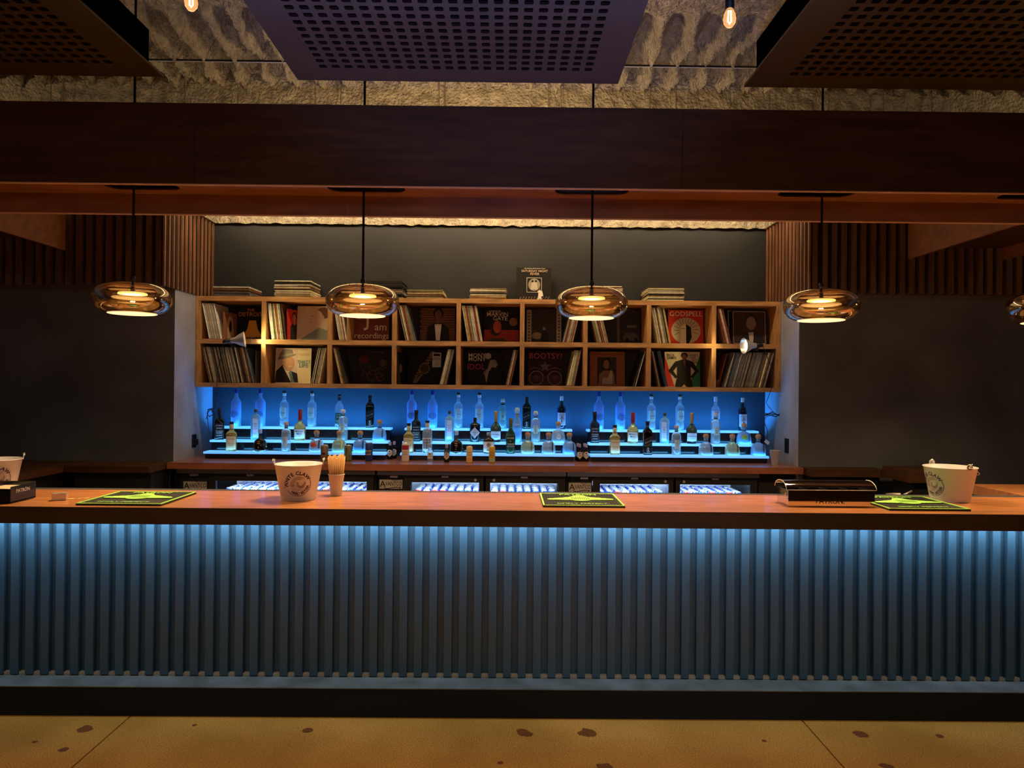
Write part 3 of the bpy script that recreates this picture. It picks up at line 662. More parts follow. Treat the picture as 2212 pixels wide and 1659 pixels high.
cv(1, 1009, bg=BK, art=[('p', (.30, .26, .23), [(.56, .05), (.5, .32), (.6, .5), (.66, .72), (.8, .74), (.88, .6), (.82, .5), (.72, .52), (.62, .38)]), ('e', (.42, .38, .33), .60, .84, .09, .09), ('s', (.2, .18, .16), [(.62, .5), (.5, .38), (.46, .3)], .03)], texts=[('MONY', .28, .80, .17, CRM), ('MONY', .28, .69, .17, CRM), ('IDOL', .26, .45, .25, (.42, .05, .14))], label='black album cover with magenta lettering and a bent singer in the fifth lower cubby')
star = lambda cx, cy, r: [(cx + (r if i % 2 == 0 else r * .45) * math.sin(i * math.pi / 5), cy + (r if i % 2 == 0 else r * .45) * math.cos(i * math.pi / 5)) for i in range(10)]
cv(1, 1140, bg=(.035, .012, .014), art=[('r', (.075, .028, .028), 0, 0, 1, .3), ('s', (.2, .16, .16), arc(.25, .22, .2, 0, 360), .03), ('s', (.2, .16, .16), arc(.78, .22, .2, 0, 360), .03), ('p', (.16, .12, .13), star(.5, .55, .17)), ('p', (.1, .05, .06), star(.25, .22, .12)), ('p', (.1, .05, .06), star(.78, .22, .12)), ('s', (.16, .12, .12), [(.05, .46), (.2, .52), (.4, .47)], .03), ('s', (.16, .12, .12), [(.6, .47), (.8, .52), (.97, .46)], .03)],
   texts=[('BOOTSY?', .52, .78, .23, (.55, .12, .15))], label='dark album cover with pink lettering over star glasses in the sixth lower cubby')
cv(1, 1275, bg=(.36, .13, .06), art=[('r', (.05, .035, .02), .21, .06, .76, .84)] + [('p', (.30, .15, .09), [(.24, .06), (.27, .36), (.4, .45), (.58, .45), (.7, .34), (.72, .06)]), ('e', BK, .48, .68, .11, .13), ('e', (.32, .16, .09), .47, .63, .085, .13), ('p', (.48, .40, .32), [(.34, .06), (.36, .24), (.52, .25), (.6, .47), (.66, .42), (.64, .06)])],
   texts=[('WHITNEY HOUSTON', .49, .885, .095, (.20, .05, .02))], label='orange brown album cover with an inset portrait in the seventh lower cubby')
cv(1, 1437, Y=6.27, bg=(.66, .56, .38), art=[('p', (.62, .05, .03), [(0, .01), (0, .9), (.27, .01)]), ('p', (.03, .18, .08), [(1, .01), (1, .9), (.68, .01)]), ('e', (.02, .02, .02), .56, .90, .1, .08), ('e', (.2, .1, .07), .56, .85, .07, .09), ('p', (.025, .02, .02), [(.30, .72), (.5, .78), (.62, .78), (.8, .72), (.97, .45), (.78, .24), (.72, .28), (.85, .45), (.74, .58), (.74, .25), (.8, .0), (.62, .0), (.54, .08), (.48, 0), (.28, .0), (.34, .25), (.35, .58), (.24, .45), (.36, .28), (.3, .24), (.10, .45)]), ('p', (.2, .09, .06), [(.52, .76), (.6, .76), (.57, .55)])],
   texts=[('RICK', .17, .87, .10, (.03, .02, .02)), ('JAMES', .2, .79, .10, (.03, .02, .02)), ('SWEET', .82, .88, .08, (.03, .02, .02)), ('AND', .80, .81, .08, (.03, .02, .02)), ('SEXY', .84, .74, .08, (.03, .02, .02)), ('THING', .86, .67, .08, (.03, .02, .02))], label='red cream and green album cover with a black clad figure in the eighth lower cubby')
cover((X(1554, 6.13, 800), 6.46, SZ['b1'] + .003), (.16, .035, .03), [], [('Def', .22, .62, .3, CRM), ('Jam', .3, .36, .3, CRM), ('recordings', .5, .12, .2, CRM)], 'dark red lettered sleeve angled behind the leaning row in the ninth lower cubby', tilt=14, rz=R(-90), size=.30)
# the one upright on top
cv(2, 1114, Y=6.33, bg=BK, art=[('s', (.55, .5, .42), [(.30, .28), (.30, .70), (.72, .70), (.72, .28), (.30, .28)], .02), ('e', (.30, .27, .22), .51, .50, .17, .18), ('e', BK, .46, .60, .03, .035), ('e', BK, .56, .60, .03, .035), ('p', (.5, .46, .4), [(.40, .36), (.44, .56), (.5, .58), (.58, .57), (.62, .36)])] + [('r', (.45, .2, .2) if (i + j) % 2 else (.5, .5, .4), .06 + i * .08 + .02 * j, .02 + j * .035, .08 + i * .08 + .02 * j, .035 + j * .035) for i in range(11) for j in range(4)]
   + [('p', (.75, .70, .62), [(.57, .0), (.62, .12), (.63, .26), (.60, .3), (.66, .34), (.74, .30), (.77, .16), (.73, .16), (.71, .12), (.75, .0), (.70, .0), (.66, .1), (.62, 0)]), ('e', (.1, .06, .05), .66, .37, .03, .035)],
   texts=[('SATURDAY NIGHT', .52, .86, .09, (.62, .45, .30)), ('FEVER', .52, .77, .10, (.62, .45, .30)), ('THE ORIGINAL MOVIE SOUND TRACK', .52, .95, .035, CRM)], label='black album cover standing upright on top of the oak shelf', tilt=6)
# protruding black sleeve
o = bpy.data.objects.new('record_sleeve', rec_mesh(.013, 'black')); COL.objects.link(o); o.location = (X(1441, 6.05, 830), 6.06, SZ['b1'] + .001); o.rotation_euler = (0, R(-13), 0)
tag(o, 'black record sleeve poking out past the others in the eighth lower cubby', 'record')
# ================================================================= BOTTLE RISERS
aqua = mat('lit_acrylic', (.5, .8, 1), .35, emit=(.04, .36, .92), estr=1.05)
TY = [5.95, 6.075, 6.20]; TZ = [1.13, 1.217, 1.325]; TD = .125
RZ = [('first', X(440.6, 5.95), X(833.7, 5.95)), ('middle', X(865.5, 5.95), X(1243, 5.95)), ('last', X(1277, 5.95), X(1662.6, 5.95))]
for nm, x0, x1 in RZ:
    t = thing('bottle_riser', ((x0 + x1) / 2, TY[0], BC), 'three step blue lit bottle riser, %s of three on the back counter' % nm, 'display shelf', 'blue lit bottle risers')
    q = MB()
    for k in range(3): q.box(x0 + .012, x1 - .012, TY[k] + .012, TY[k] + TD, BC + .001, TZ[k] - .018)
    P_(q, 'body', mat('gloss_black_acrylic', (.01, .01, .012), .12), t)
    for k in range(3):
        P_(MB().box(x0, x1, TY[k], TY[k] + TD - .001, TZ[k] - .018, TZ[k]), 'lit_step', aqua, t)
for nm, x0, x1 in RZ:
    for k in range(3): area('riser_boost_light', ((x0 + x1) / 2, TY[k] + .008, TZ[k] + .002), x1 - x0 - .02, 1.3, (.07, .46, 1), (0, .45, 1), .005)  # extra strips added along the step lips to brighten the bottles
for nm, x0, x1 in RZ:   # LED strips in the top steps wash the wall
    area('riser_light', ((x0 + x1) / 2, 6.345, 1.33), x1 - x0, 24, (.02, .24, 1), (0, .6, 1), .02)
# ================================================================= BOTTLES
def sup(rr, p, x): return rr * (max(0, 1 - min(1, abs(x / rr)) ** p)) ** (1 / p)
def mk_wrap(prof, sq, asp, off):
    def g(u, v):
        r = prof[-1][0]; q = sq; a = asp
        for A, B in zip(prof, prof[1:]):
            if A[1] <= v <= B[1]:
                k = (v - A[1]) / max(1e-6, B[1] - A[1]); r = A[0] + (B[0] - A[0]) * k
                qa = A[2] if len(A) > 2 else sq; qb = B[2] if len(B) > 2 else sq; q = qa + (qb - qa) * k; break
        p = 2 + q * 6; return Vector((u, -a * sup(r, p, u) - off, v))
    return g
def wrap_shape(top, bot, u0, u1, g, n=12, m_=1):
    vs = []; fs = []
    for i in range(n + 1):
        u = u0 + (u1 - u0) * i / n; a, b = bot(u), top(u)
        for j in range(m_ + 1): vs.append(g(u, a + (b - a) * j / m_))
    for i in range(n):
        for j in range(m_): k = i * (m_ + 1) + j; fs.append((k, k + m_ + 1, k + m_ + 2, k + 1))
    return vs, fs
def glassm(name, col, rough=.04, tr=.72): return mat('glass_' + name, col, rough, trans=tr, ior=1.36)
def frost(name, col):
    if 'frost_' + name in MATS: return MATS['frost_' + name]
    M = mat('frost_' + name, col, .35, trans=.35, ior=1.3); p = M.node_tree.nodes['Principled BSDF']
    p.inputs['Subsurface Weight'].default_value = .7; p.inputs['Subsurface Radius'].default_value = (.05, .05, .05); p.inputs['Subsurface Scale'].default_value = 1
    return M
def bottle(key, prof, body, parts, labels, sq=0, asp=1, fl=0, n=28, name='bottle'):
    """parts: (name, profile, material); labels: (shape, u-half, z0, z1, colour, [(text, z, size, colour)])"""
    t = bpy.data.objects.new(name, None); COL.objects.link(t)
    MB().lathe(prof, n, sq=sq, asp=asp, flute=fl).build('glass_body', body, t)
    for pn, pp, pm in parts: MB().lathe(pp, 20).build(pn, pm, t)
    for lb in labels:
        shp, hu, z0, z1, colr, texts = lb[:6]; g = mk_wrap(prof, sq, asp, .0012); zc = (z0 + z1) / 2
        if shp == 'rect': tp, bt_ = (lambda u: z1), (lambda u: z0)
        elif shp == 'diamond': tp, bt_ = (lambda u: zc + (z1 - zc) * (1 - abs(u) / hu)), (lambda u: zc - (z1 - zc) * (1 - abs(u) / hu))
        elif shp == 'shield': tp, bt_ = (lambda u: z1 - .012 * (abs(u) / hu) ** 3), (lambda u: z0 + .018 * abs(u) / hu)
        elif shp == 'oval': tp, bt_ = (lambda u: zc + (z1 - zc) * math.sqrt(max(0, 1 - (u / hu) ** 2))), (lambda u: zc - (z1 - zc) * math.sqrt(max(0, 1 - (u / hu) ** 2)))
        elif shp == 'slant': tp, bt_ = (lambda u: z1 + u * .45), (lambda u: z0 + u * .45)
        vs, fs = wrap_shape(tp, bt_, -hu, hu, g, 12, 2 if shp != 'rect' else 1)
        lo = MB().add(vs, fs).build('paper_label', flat(colr), t)
        g2 = mk_wrap(prof, sq, asp, .0022); tm = {}
        for s, z, size, tcv in texts: tm.setdefault(tcv, []).append(shift(fit(text2d(s, size, 'CENTER', .004), hu * 1.6), 0, z) if shp != 'slant' else ([(x, y + z + x * .45) for x, y in fit(text2d(s, size, 'CENTER', .004), hu * 1.6)[0]], text2d(s, size, 'CENTER', .004)[1]))
        for tcv, gs in tm.items():
            m2 = merge2(*gs); MB().add([g2(u, v) for u, v in m2[0]], m2[1]).build('lettering', flat(tcv), lo)
    t.location = (0, -50, 0)
    return t
WH = (.82, .82, .80); DK = (.02, .02, .025)
gold = mat('gold_foil', (.55, .36, .12), .4, metal=.8); corkm = mat('cork_stopper', (.45, .24, .12), .6); blk = mat('black_cap', (.012, .012, .014), .3)
amber = glassm('amber', (.72, .42, .10)); clearg = glassm('clear', (.80, .93, .97), .06, .8); dkamber = glassm('dark_amber', (.10, .04, .015), .04, .95); blueg = glassm('blue', (.25, .62, 1.0), .1, .5)
greeng = glassm('green', (.25, .42, .20)); paleg = glassm('pale_green', (.72, .85, .62)); blackg = mat('black_glass', (.006, .006, .008), .08)
def cyl(r, z0, z1): return [(r * .94, z0), (r, z0 + .002), (r, z1 - .002), (r * .94, z1)]
K = {}
K['goose'] = bottle('goose', [(.036, 0), (.0425, .006), (.0425, .20), (.040, .218), (.030, .236), (.018, .252), (.0145, .265), (.0145, .302)], frost('goose', (.22, .55, 1)),  # blue glow of the riser put into the frosted glass colour
    [('cap', cyl(.0165, .292, .332), mat('navy_cap', (.01, .03, .28), .4))],
    [('shield', .036, .075, .135, (.10, .26, .70), []), ('rect', .028, .155, .157, WH, [('v  v', .165, .022, WH)]), ('rect', .026, .057, .058, (.1, .25, .7), [('GREY', .044, .014, (.08, .2, .6)), ('GOOSE', .030, .014, (.08, .2, .6))])])
K['prairie'] = bottle('prairie', [(.035, 0), (.038, .005), (.038, .19), (.036, .205), (.024, .222), (.015, .23), (.014, .26), (.014, .29)], clearg,
    [('neck_band', cyl(.0155, .272, .294), mat('pale_band', (.55, .7, .78), .4)), ('cap', cyl(.0155, .295, .316), blk)],
    [('shield', .031, .07, .175, (.50, .72, .76), [('PRAIRIE', .118, .013, (.02, .1, .35)), ('VODKA', .10, .009, (.1, .3, .3))])])
K['rye'] = bottle('rye', [(.034, 0), (.037, .005), (.037, .17), (.034, .19), (.018, .215), (.014, .225), (.014, .275)], clearg,
    [('cap', cyl(.0155, .27, .29), blk), ('neck_label', cyl(.0152, .232, .262), flat((.03, .05, .08)))],
    [('rect', .033, .03, .125, (.03, .10, .09), [('SILVER', .105, .012, WH), ('RUM', .085, .014, WH), ('XXX', .05, .016, (.4, .5, .2))])])
K['walker'] = bottle('walker', [(.035, 0, 1), (.037, .004, 1), (.037, .19, 1), (.034, .205, .6), (.016, .225, 0), (.014, .235, 0), (.0145, .265, 0)], dkamber,
    [('cap', cyl(.0165, .252, .283), blk)],
    [('slant', .034, .085, .145, DK, [('BLACK LABEL', .108, .011, (.75, .65, .45)), ('___________', .142, .010, (.6, .5, .3)), ('___________', .085, .010, (.6, .5, .3))]), ('rect', .018, .018, .066, DK, [('12', .022, .018, (.5, .45, .35)), ('\u2020', .042, .03, (.8, .7, .5))])], sq=1, asp=.9)
K['jack'] = bottle('jack', [(.037, 0, .8), (.040, .005, .8), (.040, .155, .8), (.037, .168, .6), (.020, .185, 0), (.016, .20, 0), (.017, .235, 0)], dkamber,
    [('cap', cyl(.0175, .215, .268), blk)],
    [('rect', .035, .02, .14, DK, [("JACK DANIEL'S", .118, .0125, WH), ('Old No.7', .095, .0125, WH), ('Tennessee', .07, .0135, WH), ('WHISKEY', .054, .0115, WH), ('SOUR MASH', .034, .008, WH)])], sq=.8, asp=.85)
K['honey'] = bottle('honey', [(.039, 0, .8), (.042, .005, .8), (.042, .14, .8), (.039, .152, .6), (.022, .17, 0), (.0165, .19, 0), (.0165, .225, 0)], amber,
    [('neck_label', cyl(.0175, .188, .225), flat((.72, .60, .38))), ('cap', cyl(.018, .226, .248), blk)],
    [('rect', .037, .016, .126, (.74, .55, .30), [("JACK DANIEL'S", .100, .0125, (.15, .08, .02)), ('TENNESSEE', .06, .011, (.3, .17, .05)), ('HONEY', .045, .012, (.3, .17, .05))])], sq=.8, asp=.85)
K['bombay'] = bottle('bombay', [(.036, 0, .7), (.038, .005, .7), (.040, .185, .7), (.036, .205, .5), (.018, .22, 0), (.013, .226, 0), (.013, .24, 0)], frost('sapphire', (.22, .62, 1.0)),
    [('cap', cyl(.015, .238, .264), mat('dark_steel_cap', (.15, .13, .12), .3, metal=.8))],
    [('rect', .022, .02, .185, (.58, .70, .90), [('BOMBAY', .135, .010, (.08, .12, .3)), ('O', .108, .026, (.05, .15, .3)), ('SAPPHIRE', .092, .0085, (.08, .12, .3)), ('DRY GIN', .05, .008, (.2, .25, .4))])], sq=.7, asp=.6)
K['maker'] = bottle('maker', [(.042, 0, .3), (.046, .006, .3), (.050, .09, .3), (.047, .115, .2), (.034, .14, 0), (.018, .155, 0), (.0155, .17, 0), (.0155, .225, 0)], amber,
    [('wax_cap', [(.017, .172), (.0185, .176), (.0175, .21), (.017, .262), (.015, .266)], mat('red_wax', (.30, .015, .02), .35))],
    [('rect', .044, .018, .095, (.74, .76, .74), [("Maker's", .072, .021, DK), ('Mark', .050, .021, DK), ('WHISKY', .033, .009, DK)])], sq=.3, asp=.8)
K['fluted'] = bottle('fluted', [(.036, 0), (.038, .004), (.038, .175), (.034, .195), (.020, .207), (.014, .213), (.014, .238)], clearg,
    [('neck_ring', cyl(.0155, .213, .222), blk), ('stopper', [(.013, .236), (.019, .24), (.021, .252), (.019, .264), (.010, .268)], mat('frosted_stopper', (.62, .6, .62), .4))],
    [('rect', .020, .075, .145, (.50, .66, .55), [('TEQUILA', .15 - .02, .009, (.15, .2, .15)), ('2', .09, .04, (.2, .28, .22))])], fl=.05, n=36)
K['tequila'] = bottle('tequila', [(.036, 0), (.038, .004), (.038, .16), (.034, .18), (.020, .19), (.014, .196), (.014, .222)], clearg,
    [('neck_ring', cyl(.0155, .197, .206), blk), ('stopper', [(.012, .22), (.018, .224), (.020, .235), (.018, .246), (.010, .25)], mat('pink_stopper', (.62, .42, .38), .5))],
    [('rect', .020, .055, .128, (.50, .55, .42), [('2', .075, .045, (.3, .35, .25)), ('BLANCO', .062, .009, (.2, .2, .15))])])
def patron(key, gm, strap, tagc=None):
    t = bottle(key, [(.055, 0, .25), (.060, .006, .25), (.058, .05, .25), (.052, .08, .2), (.040, .098, .1), (.020, .108, 0), (.0165, .118, 0), (.0175, .142, 0), (.021, .146, 0)], gm,
        [('stopper', [(.012, .140), (.021, .149), (.0245, .160), (.021, .175), (.010, .181)], corkm)],
        [('oval', .022, .030, .072, (.55, .62, .66), [('PATRON', .046, .011, (.05, .12, .2))])] if strap is None else [], sq=.25, asp=.8)
    g = mk_wrap([(.060, 0), (.058, .05), (.052, .08), (.040, .098), (.020, .108)], .25, .8, .003)
    if strap: # ribbon tied round neck, hanging down the shoulder
        vs, fs = wrap_shape(lambda u: .104 - (u - .012) * .9 if False else .100, lambda u: .03, .026, .036, g, 2, 6)
        MB().add(vs, fs).build('ribbon', flat(strap), t)
        MB().lathe([(.0185, .114), (.0195, .117), (.0185, .120)], 18).build('neck_ribbon', flat(strap), t)
    if tagc:
        q = MB().lathe([(.001, 0), (.022, 0), (.022, .002), (.001, .002)], 16, Matrix.Translation((-.012, -.056, .062)) @ Matrix.Rotation(R(90), 4, 'X'))
        q.build('hang_tag', flat(tagc), t)
    return t
K['patron'] = patron('patron', clearg, (.02, .03, .06)); K['patronb'] = patron('patronb', blueg, (.02, .04, .10)); K['patrong'] = patron('patrong', paleg, (.20, .12, .04))
K['patrong2'] = patron('patrong2', paleg, (.75, .62, .20)); K['patronr'] = patron('patronr', clearg, (.03, .03, .05), (.62, .07, .03)); K['patront'] = patron('patront', blueg, (.03, .1, .1), (.30, .48, .05)); K['patronl'] = patron('patronl', clearg, None)
K['dusse'] = bottle('dusse', [(.050, 0), (.058, .006), (.060, .02), (.056, .06), (.044, .09), (.022, .108), (.013, .114), (.012, .150)], dkamber,
    [('foot', [(.052, .0005), (.061, .004), (.061, .012), (.059, .014)], glassm('foot', (.6, .8, 1))), ('stopper', [(.012, .15), (.017, .153), (.017, .182), (.014, .186)], mat('glass_stopper', (.6, .62, .66), .15, trans=.5))],
    [('rect', .003, .03, .095, (.60, .46, .18), []), ('rect', .013, .080, .084, (.60, .46, .18), []), ('rect', .013, .066, .070, (.60, .46, .18), [])], asp=.75)
K['hennessy'] = bottle('hennessy', [(.038, 0), (.042, .004), (.047, .10), (.046, .12), (.034, .142), (.018, .16), (.0135, .17), (.0135, .24)], dkamber,
    [('foil', [(.0145, .172), (.0150, .175), (.0150, .262), (.013, .266)], gold)],
    [('rect', .041, .022, .092, (.62, .68, .74), [('Hennessy', .060, .017, DK), ('COGNAC', .038, .010, (.2, .2, .25)), ('V.S', .078, .009, (.2, .2, .25))]), ('oval', .009, .118, .134, (.10, .2, .22), [])], asp=.8)
K['hendrick'] = bottle('hendrick', [(.042, 0), (.046, .005), (.046, .14), (.042, .152), (.018, .165), (.014, .172), (.014, .20)], blackg, [('cap', cyl(.0155, .188, .208), blk)],
    [('diamond', .043, .03, .128, (.55, .55, .62), [("HENDRICK'S", .078, .0105, (.08, .09, .12)), ('GIN', .062, .010, (.08, .09, .12))])])
K['rum'] = bottle('rum', [(.034, 0), (.037, .004), (.037, .175), (.034, .19), (.019, .21), (.0145, .216), (.0135, .26)], mat('dark_rum_glass', (.01, .012, .04), .08),
    [('cap', cyl(.0145, .25, .29), mat('white_cap', (.62, .70, .74), .4))], [('rect', .0345, .035, .145, (.62, .68, .85), [('RUM BLANCO', .122, .0125, (.03, .06, .25)), ('\u2666', .075, .05, DK), ('\u2020', .068, .06, DK), ('Spiced', .045, .015, (.1, .1, .3))])])
K['silver'] = bottle('silver', [(.034, 0), (.037, .004), (.037, .185), (.033, .2), (.018, .22), (.0145, .225), (.0135, .28)], clearg,
    [('cap', cyl(.0155, .255, .298), mat('white_cap2', (.50, .62, .80), .4)), ('neck_ring', cyl(.0155, .235, .240), mat('white_cap2', (.50, .62, .80), .4))],
    [('rect', .035, .10, .175, (.55, .68, .90), [('SILVER', .155, .013, (.03, .1, .3)), ('\u25cf', .118, .04, DK), ('RUM', .104, .012, (.03, .1, .3))])])
K['tear'] = bottle('tear', [(.038, 0), (.041, .005), (.041, .10), (.043, .115), (.036, .165), (.024, .205), (.014, .222), (.013, .248)], blueg,
    [('stopper', [(.012, .247), (.020, .253), (.022, .27), (.020, .29), (.010, .298)], mat('blue_stopper', (.4, .6, .75), .3)), ('neck_band', cyl(.0145, .225, .245), mat('copper_band', (.5, .3, .2), .4, metal=.5))],
    [('rect', .025, .155, .157, WH, [('CINCORO', .145, .011, WH)])])
K['green'] = bottle('green', [(.034, 0), (.037, .004), (.037, .165), (.033, .185), (.022, .20), (.016, .206), (.015, .235)], glassm('sea', (.35, .62, .62)),
    [('neck_ring', cyl(.0165, .206, .22), blk), ('stopper', [(.013, .23), (.0185, .234), (.0195, .25), (.017, .26)], mat('frosted_stopper', (.62, .6, .62), .4))],
    [('rect', .025, .075, .155, (.30, .58, .58), [('REPOSADO', .138, .009, DK), ('8', .095, .035, (.1, .2, .2))])])
K['proper'] = bottle('proper', [(.036, 0), (.040, .005), (.037, .04), (.042, .12), (.041, .15), (.036, .175), (.018, .20), (.015, .215), (.0155, .26)], glassm('bottlegreen', (.05, .16, .06)),
    [('foil', cyl(.0168, .235, .298), mat('olive_foil', (.22, .20, .10), .35, metal=.6))],
    [('rect', .037, .05, .155, (.06, .045, .035), [('PROPER', .125, .021, (.70, .55, .38)), ('No.', .103, .012, (.6, .5, .35)), ('TWELVE', .075, .021, (.70, .55, .38)), ('IRISH WHISKEY', .060, .0085, (.6, .5, .35))])])
K['coconut'] = bottle('coconut', [(.042, 0), (.047, .006), (.049, .10), (.044, .118), (.024, .132), (.016, .138), (.016, .155)], mat('brown_jug_glass', (.02, .012, .01), .1),
    [('stopper', cyl(.019, .148, .175), mat('glass_stopper', (.6, .62, .66), .15, trans=.5))],
    [('rect', .045, .012, .10, (.70, .56, .42), [('COCONUT', .045, .014, (.2, .3, .5))]), ('oval', .02, .055, .09, (.30, .15, .08), []), ('oval', .02, .016, .04, (.35, .2, .1), [])], asp=.9)
K['chair'] = bottle('chair', [(.038, 0), (.041, .005), (.041, .165), (.038, .19), (.026, .205), (.016, .212), (.0155, .25)], clearg,
    [('neck_label', cyl(.0168, .216, .252), flat((.70, .66, .62))), ('cap', cyl(.018, .253, .272), blk)],
    [('rect', .037, .02, .128, (.62, .56, .48), []), ('rect', .030, .035, .118, (.10, .10, .12), [('SPIRIT OF', .095, .014, WH), ('BOURBON', .072, .014, (.7, .45, .15))])])
def can_k(key, r, h, cols, texts, kind='drink_can'):
    t = bpy.data.objects.new(kind, None); COL.objects.link(t)
    prof = [(r * .86, 0), (r, .008), (r, h - .012), (r * .85, h - .002)]
    MB().lathe(prof, 24).build('can_body', cols[0], t)
    MB().lathe([(r * .85, h - .002), (r * .88, h), (r * .8, h), (r * .8, h - .003), (.001, h - .003)], 24, cap0=False, cap1=False).build('can_lid', canm[3], t)
    g = mk_wrap(prof, 0, 1, .0008)
    for z0, z1, c_ in cols[1:]:
        vs, fs = wrap_shape(lambda u: z1, lambda u: z0, -r * .97, r * .97, g, 12); MB().add(vs, fs).build('printed_band', flat(c_), t)
    g2 = mk_wrap(prof, 0, 1, .0016); tm = {}
    for s, z, sz, c_ in texts: tm.setdefault(c_, []).append(shift(fit(text2d(s, sz, 'CENTER', .004), r * 1.5), 0, z))
    for c_, gs in tm.items():
        m2 = merge2(*gs); MB().add([g2(u, v) for u, v in m2[0]], m2[1]).build('lettering', flat(c_), t)
    t.location = (0, -50, 0); return t
camo1 = mat('brown_camo_print', (.20, .13, .07), .4, var=.8, vscale=45); camo2 = mat('green_camo_print', (.14, .15, .08), .4, var=.9, vscale=50, stretch=(1.5, 1.5, .5))
K['camo1'] = can_k('camo1', .031, .13, [camo1], [('M', .05, .03, DK)]); K['camo2'] = can_k('camo2', .031, .13, [camo2], [])
K['bud'] = can_k('bud', .0305, .153, [mat('navy_can', (.02, .045, .22), .3, metal=.4)], [('BUD', .075, .027, (.85, .62, .48)), ('LIGHT', .052, .023, (.85, .62, .48))])
K['redcan'] = can_k('redcan', .0305, .152, [flat((.72, .62, .52)), (.098, .135, (.42, .03, .06))], [('GOLD', .075, .016, (.3, .08, .08)), ('LIGHT', .055, .016, (.3, .08, .08))])
K['tancan'] = can_k('tancan', .0255, .135, [flat((.78, .56, .28)), (.01, .04, (.75, .35, .12))], [('SUN', .08, .018, (.15, .12, .05)), ('CRUISER', .06, .009, (.15, .12, .05))])
K['goldcan'] = can_k('goldcan', .0255, .135, [flat((.62, .36, .06)), (.01, .04, (.35, .45, .32))], [('SUN', .08, .018, (.15, .12, .05)), ('CRUISER', .06, .009, (.15, .12, .05))])
K['mini'] = bottle('mini', [(.021, 0), (.023, .004), (.023, .085), (.020, .098), (.011, .112), (.0095, .12), (.0095, .135)], clearg, [('cap', cyl(.0115, .118, .147), mat('blue_white_cap', (.35, .4, .6), .4))],
    [('rect', .021, .03, .08, (.62, .60, .56), [('\u25cf', .062, .014, DK), ('RUM', .045, .012, (.2, .1, .1))])])
K['minid'] = bottle('minid', [(.021, 0), (.023, .004), (.023, .085), (.020, .098), (.011, .112), (.0095, .12), (.0095, .135)], dkamber, [('cap', cyl(.0115, .118, .147), mat('red_white_cap', (.42, .30, .34), .4))],
    [('shield', .021, .022, .082, (.60, .52, .42), [('\u25cf', .064, .014, DK), ('RUM', .046, .012, (.3, .1, .1))])])
KD = dict(goose='tall frosted blue-lit bottle with navy cap', prairie='tall clear bottle with pale teal shield label', rye='clear bottle with black cap and dark green label',
    walker='square dark bottle with slanted black label', jack='square black label whiskey bottle', honey='square whiskey bottle with honey coloured label', bombay='flat sided pale blue gin bottle',
    maker='squat bourbon bottle with red wax cap and white label', fluted='fluted clear tequila bottle with round stopper', tequila='clear tequila bottle with pink stopper and small label', patron='squat clear tequila bottle with cork ball stopper',
    patronb='squat blue tinted tequila bottle with cork ball stopper', patrong='squat green tinted tequila bottle with cork ball stopper', patrong2='squat green tequila bottle with a yellow ribbon', patronr='squat tequila bottle with a red hang tag', patront='squat blue tequila bottle with a green hang tag', patronl='squat tequila bottle with pale oval label',
    dusse='round shouldered dark cognac decanter with gold cross', hennessy='dark cognac bottle with gold foil neck', hendrick='black apothecary gin bottle with diamond label', rum='dark rum bottle with white cap and pale label',
    silver='clear bottle with pale cap and pale blue label', tear='teardrop blue bottle with ball stopper', green='sea green bottle with frosted stopper', proper='tall green whiskey bottle with black label', coconut='stout brown jug with cream label', chair='clear round shouldered bottle with dark framed label',
    camo1='brown camouflage print can', camo2='green camouflage print can', bud='navy blue beer can', redcan='cream and red beer can', tancan='slim tan can', goldcan='slim gold can', mini='miniature clear bottle with blue white cap', minid='miniature dark bottle with cream label')
used = set(); placed = []
def put(k, px, tier, riser=None, Y=None, rz=0, where=None):
    if tier is not None: y = TY[tier] + .0615; z = TZ[tier]
    else: y = Y; z = BC
    if tier is not None and K[k].name.startswith('bottle') and k == 'tear': pass
    py = at(px, 900, y)
    o = K[k] if k not in used else copy_tree(K[k]); used.add(k)
    o.location = (X(px, y, {0: 950, 1: 925, 2: 890, None: 975}[tier]), y, z + .0005); o.rotation_euler = (0, 0, R(rz))
    placed.append((k, tier, riser, o, where))
T1 = [(2, [('goose', 510, -12), ('goose', 562.5, -12), ('prairie', 614, -10), ('prairie', 674, -8), ('rye', 733), ('walker', 799, 10)]),
      (1, [('jack', 474, 20), ('bombay', 552, 15), ('maker', 648, 8), ('fluted', 741), ('patronb', 820)]),
      (0, [('honey', 500, 15), ('dusse', 562), ('tequila', 618), ('patronr', 684), ('patrong2', 733), ('patronb', 778)])]
T2 = [(2, [('goose', 889.4, 8), ('goose', 934.5, 5), ('prairie', 990, 12), ('prairie', 1035.5, -5), ('green', 1086), ('walker', 1138, -3), ('rum', 1213)]),
      (1, [('jack', 899, 4), ('bombay', 971), ('hendrick', 1026), ('hennessy', 1071), ('tear', 1117), ('fluted', 1157), ('patronl', 1206)]),
      (0, [('honey', 883), ('chair', 923), ('dusse', 986), ('coconut', 1056), ('proper', 1103), ('patrong', 1140), ('patron', 1185), ('patronb', 1230)])]
T3 = [(2, [('goose', 1293.6, 14), ('goose', 1340, 10), ('prairie', 1407, 4), ('prairie', 1468.6, 5), ('silver', 1545.6), ('rum', 1604)]),
      (1, [('jack', 1284.5), ('maker', 1367, -10), ('bombay', 1435.5, -20), ('hennessy', 1494), ('fluted', 1545.6), ('patront', 1607)]),
      (0, [('honey', 1328), ('walker', 1398.5), ('tequila', 1461), ('patron', 1525), ('patrong', 1582), ('patronb', 1638)])]
for rn, T in (('first', T1), ('middle', T2), ('last', T3)):
    for tier, L in T:
        for it in L: put(it[0], it[1], tier, rn, rz=it[2] if len(it) > 2 else 0)
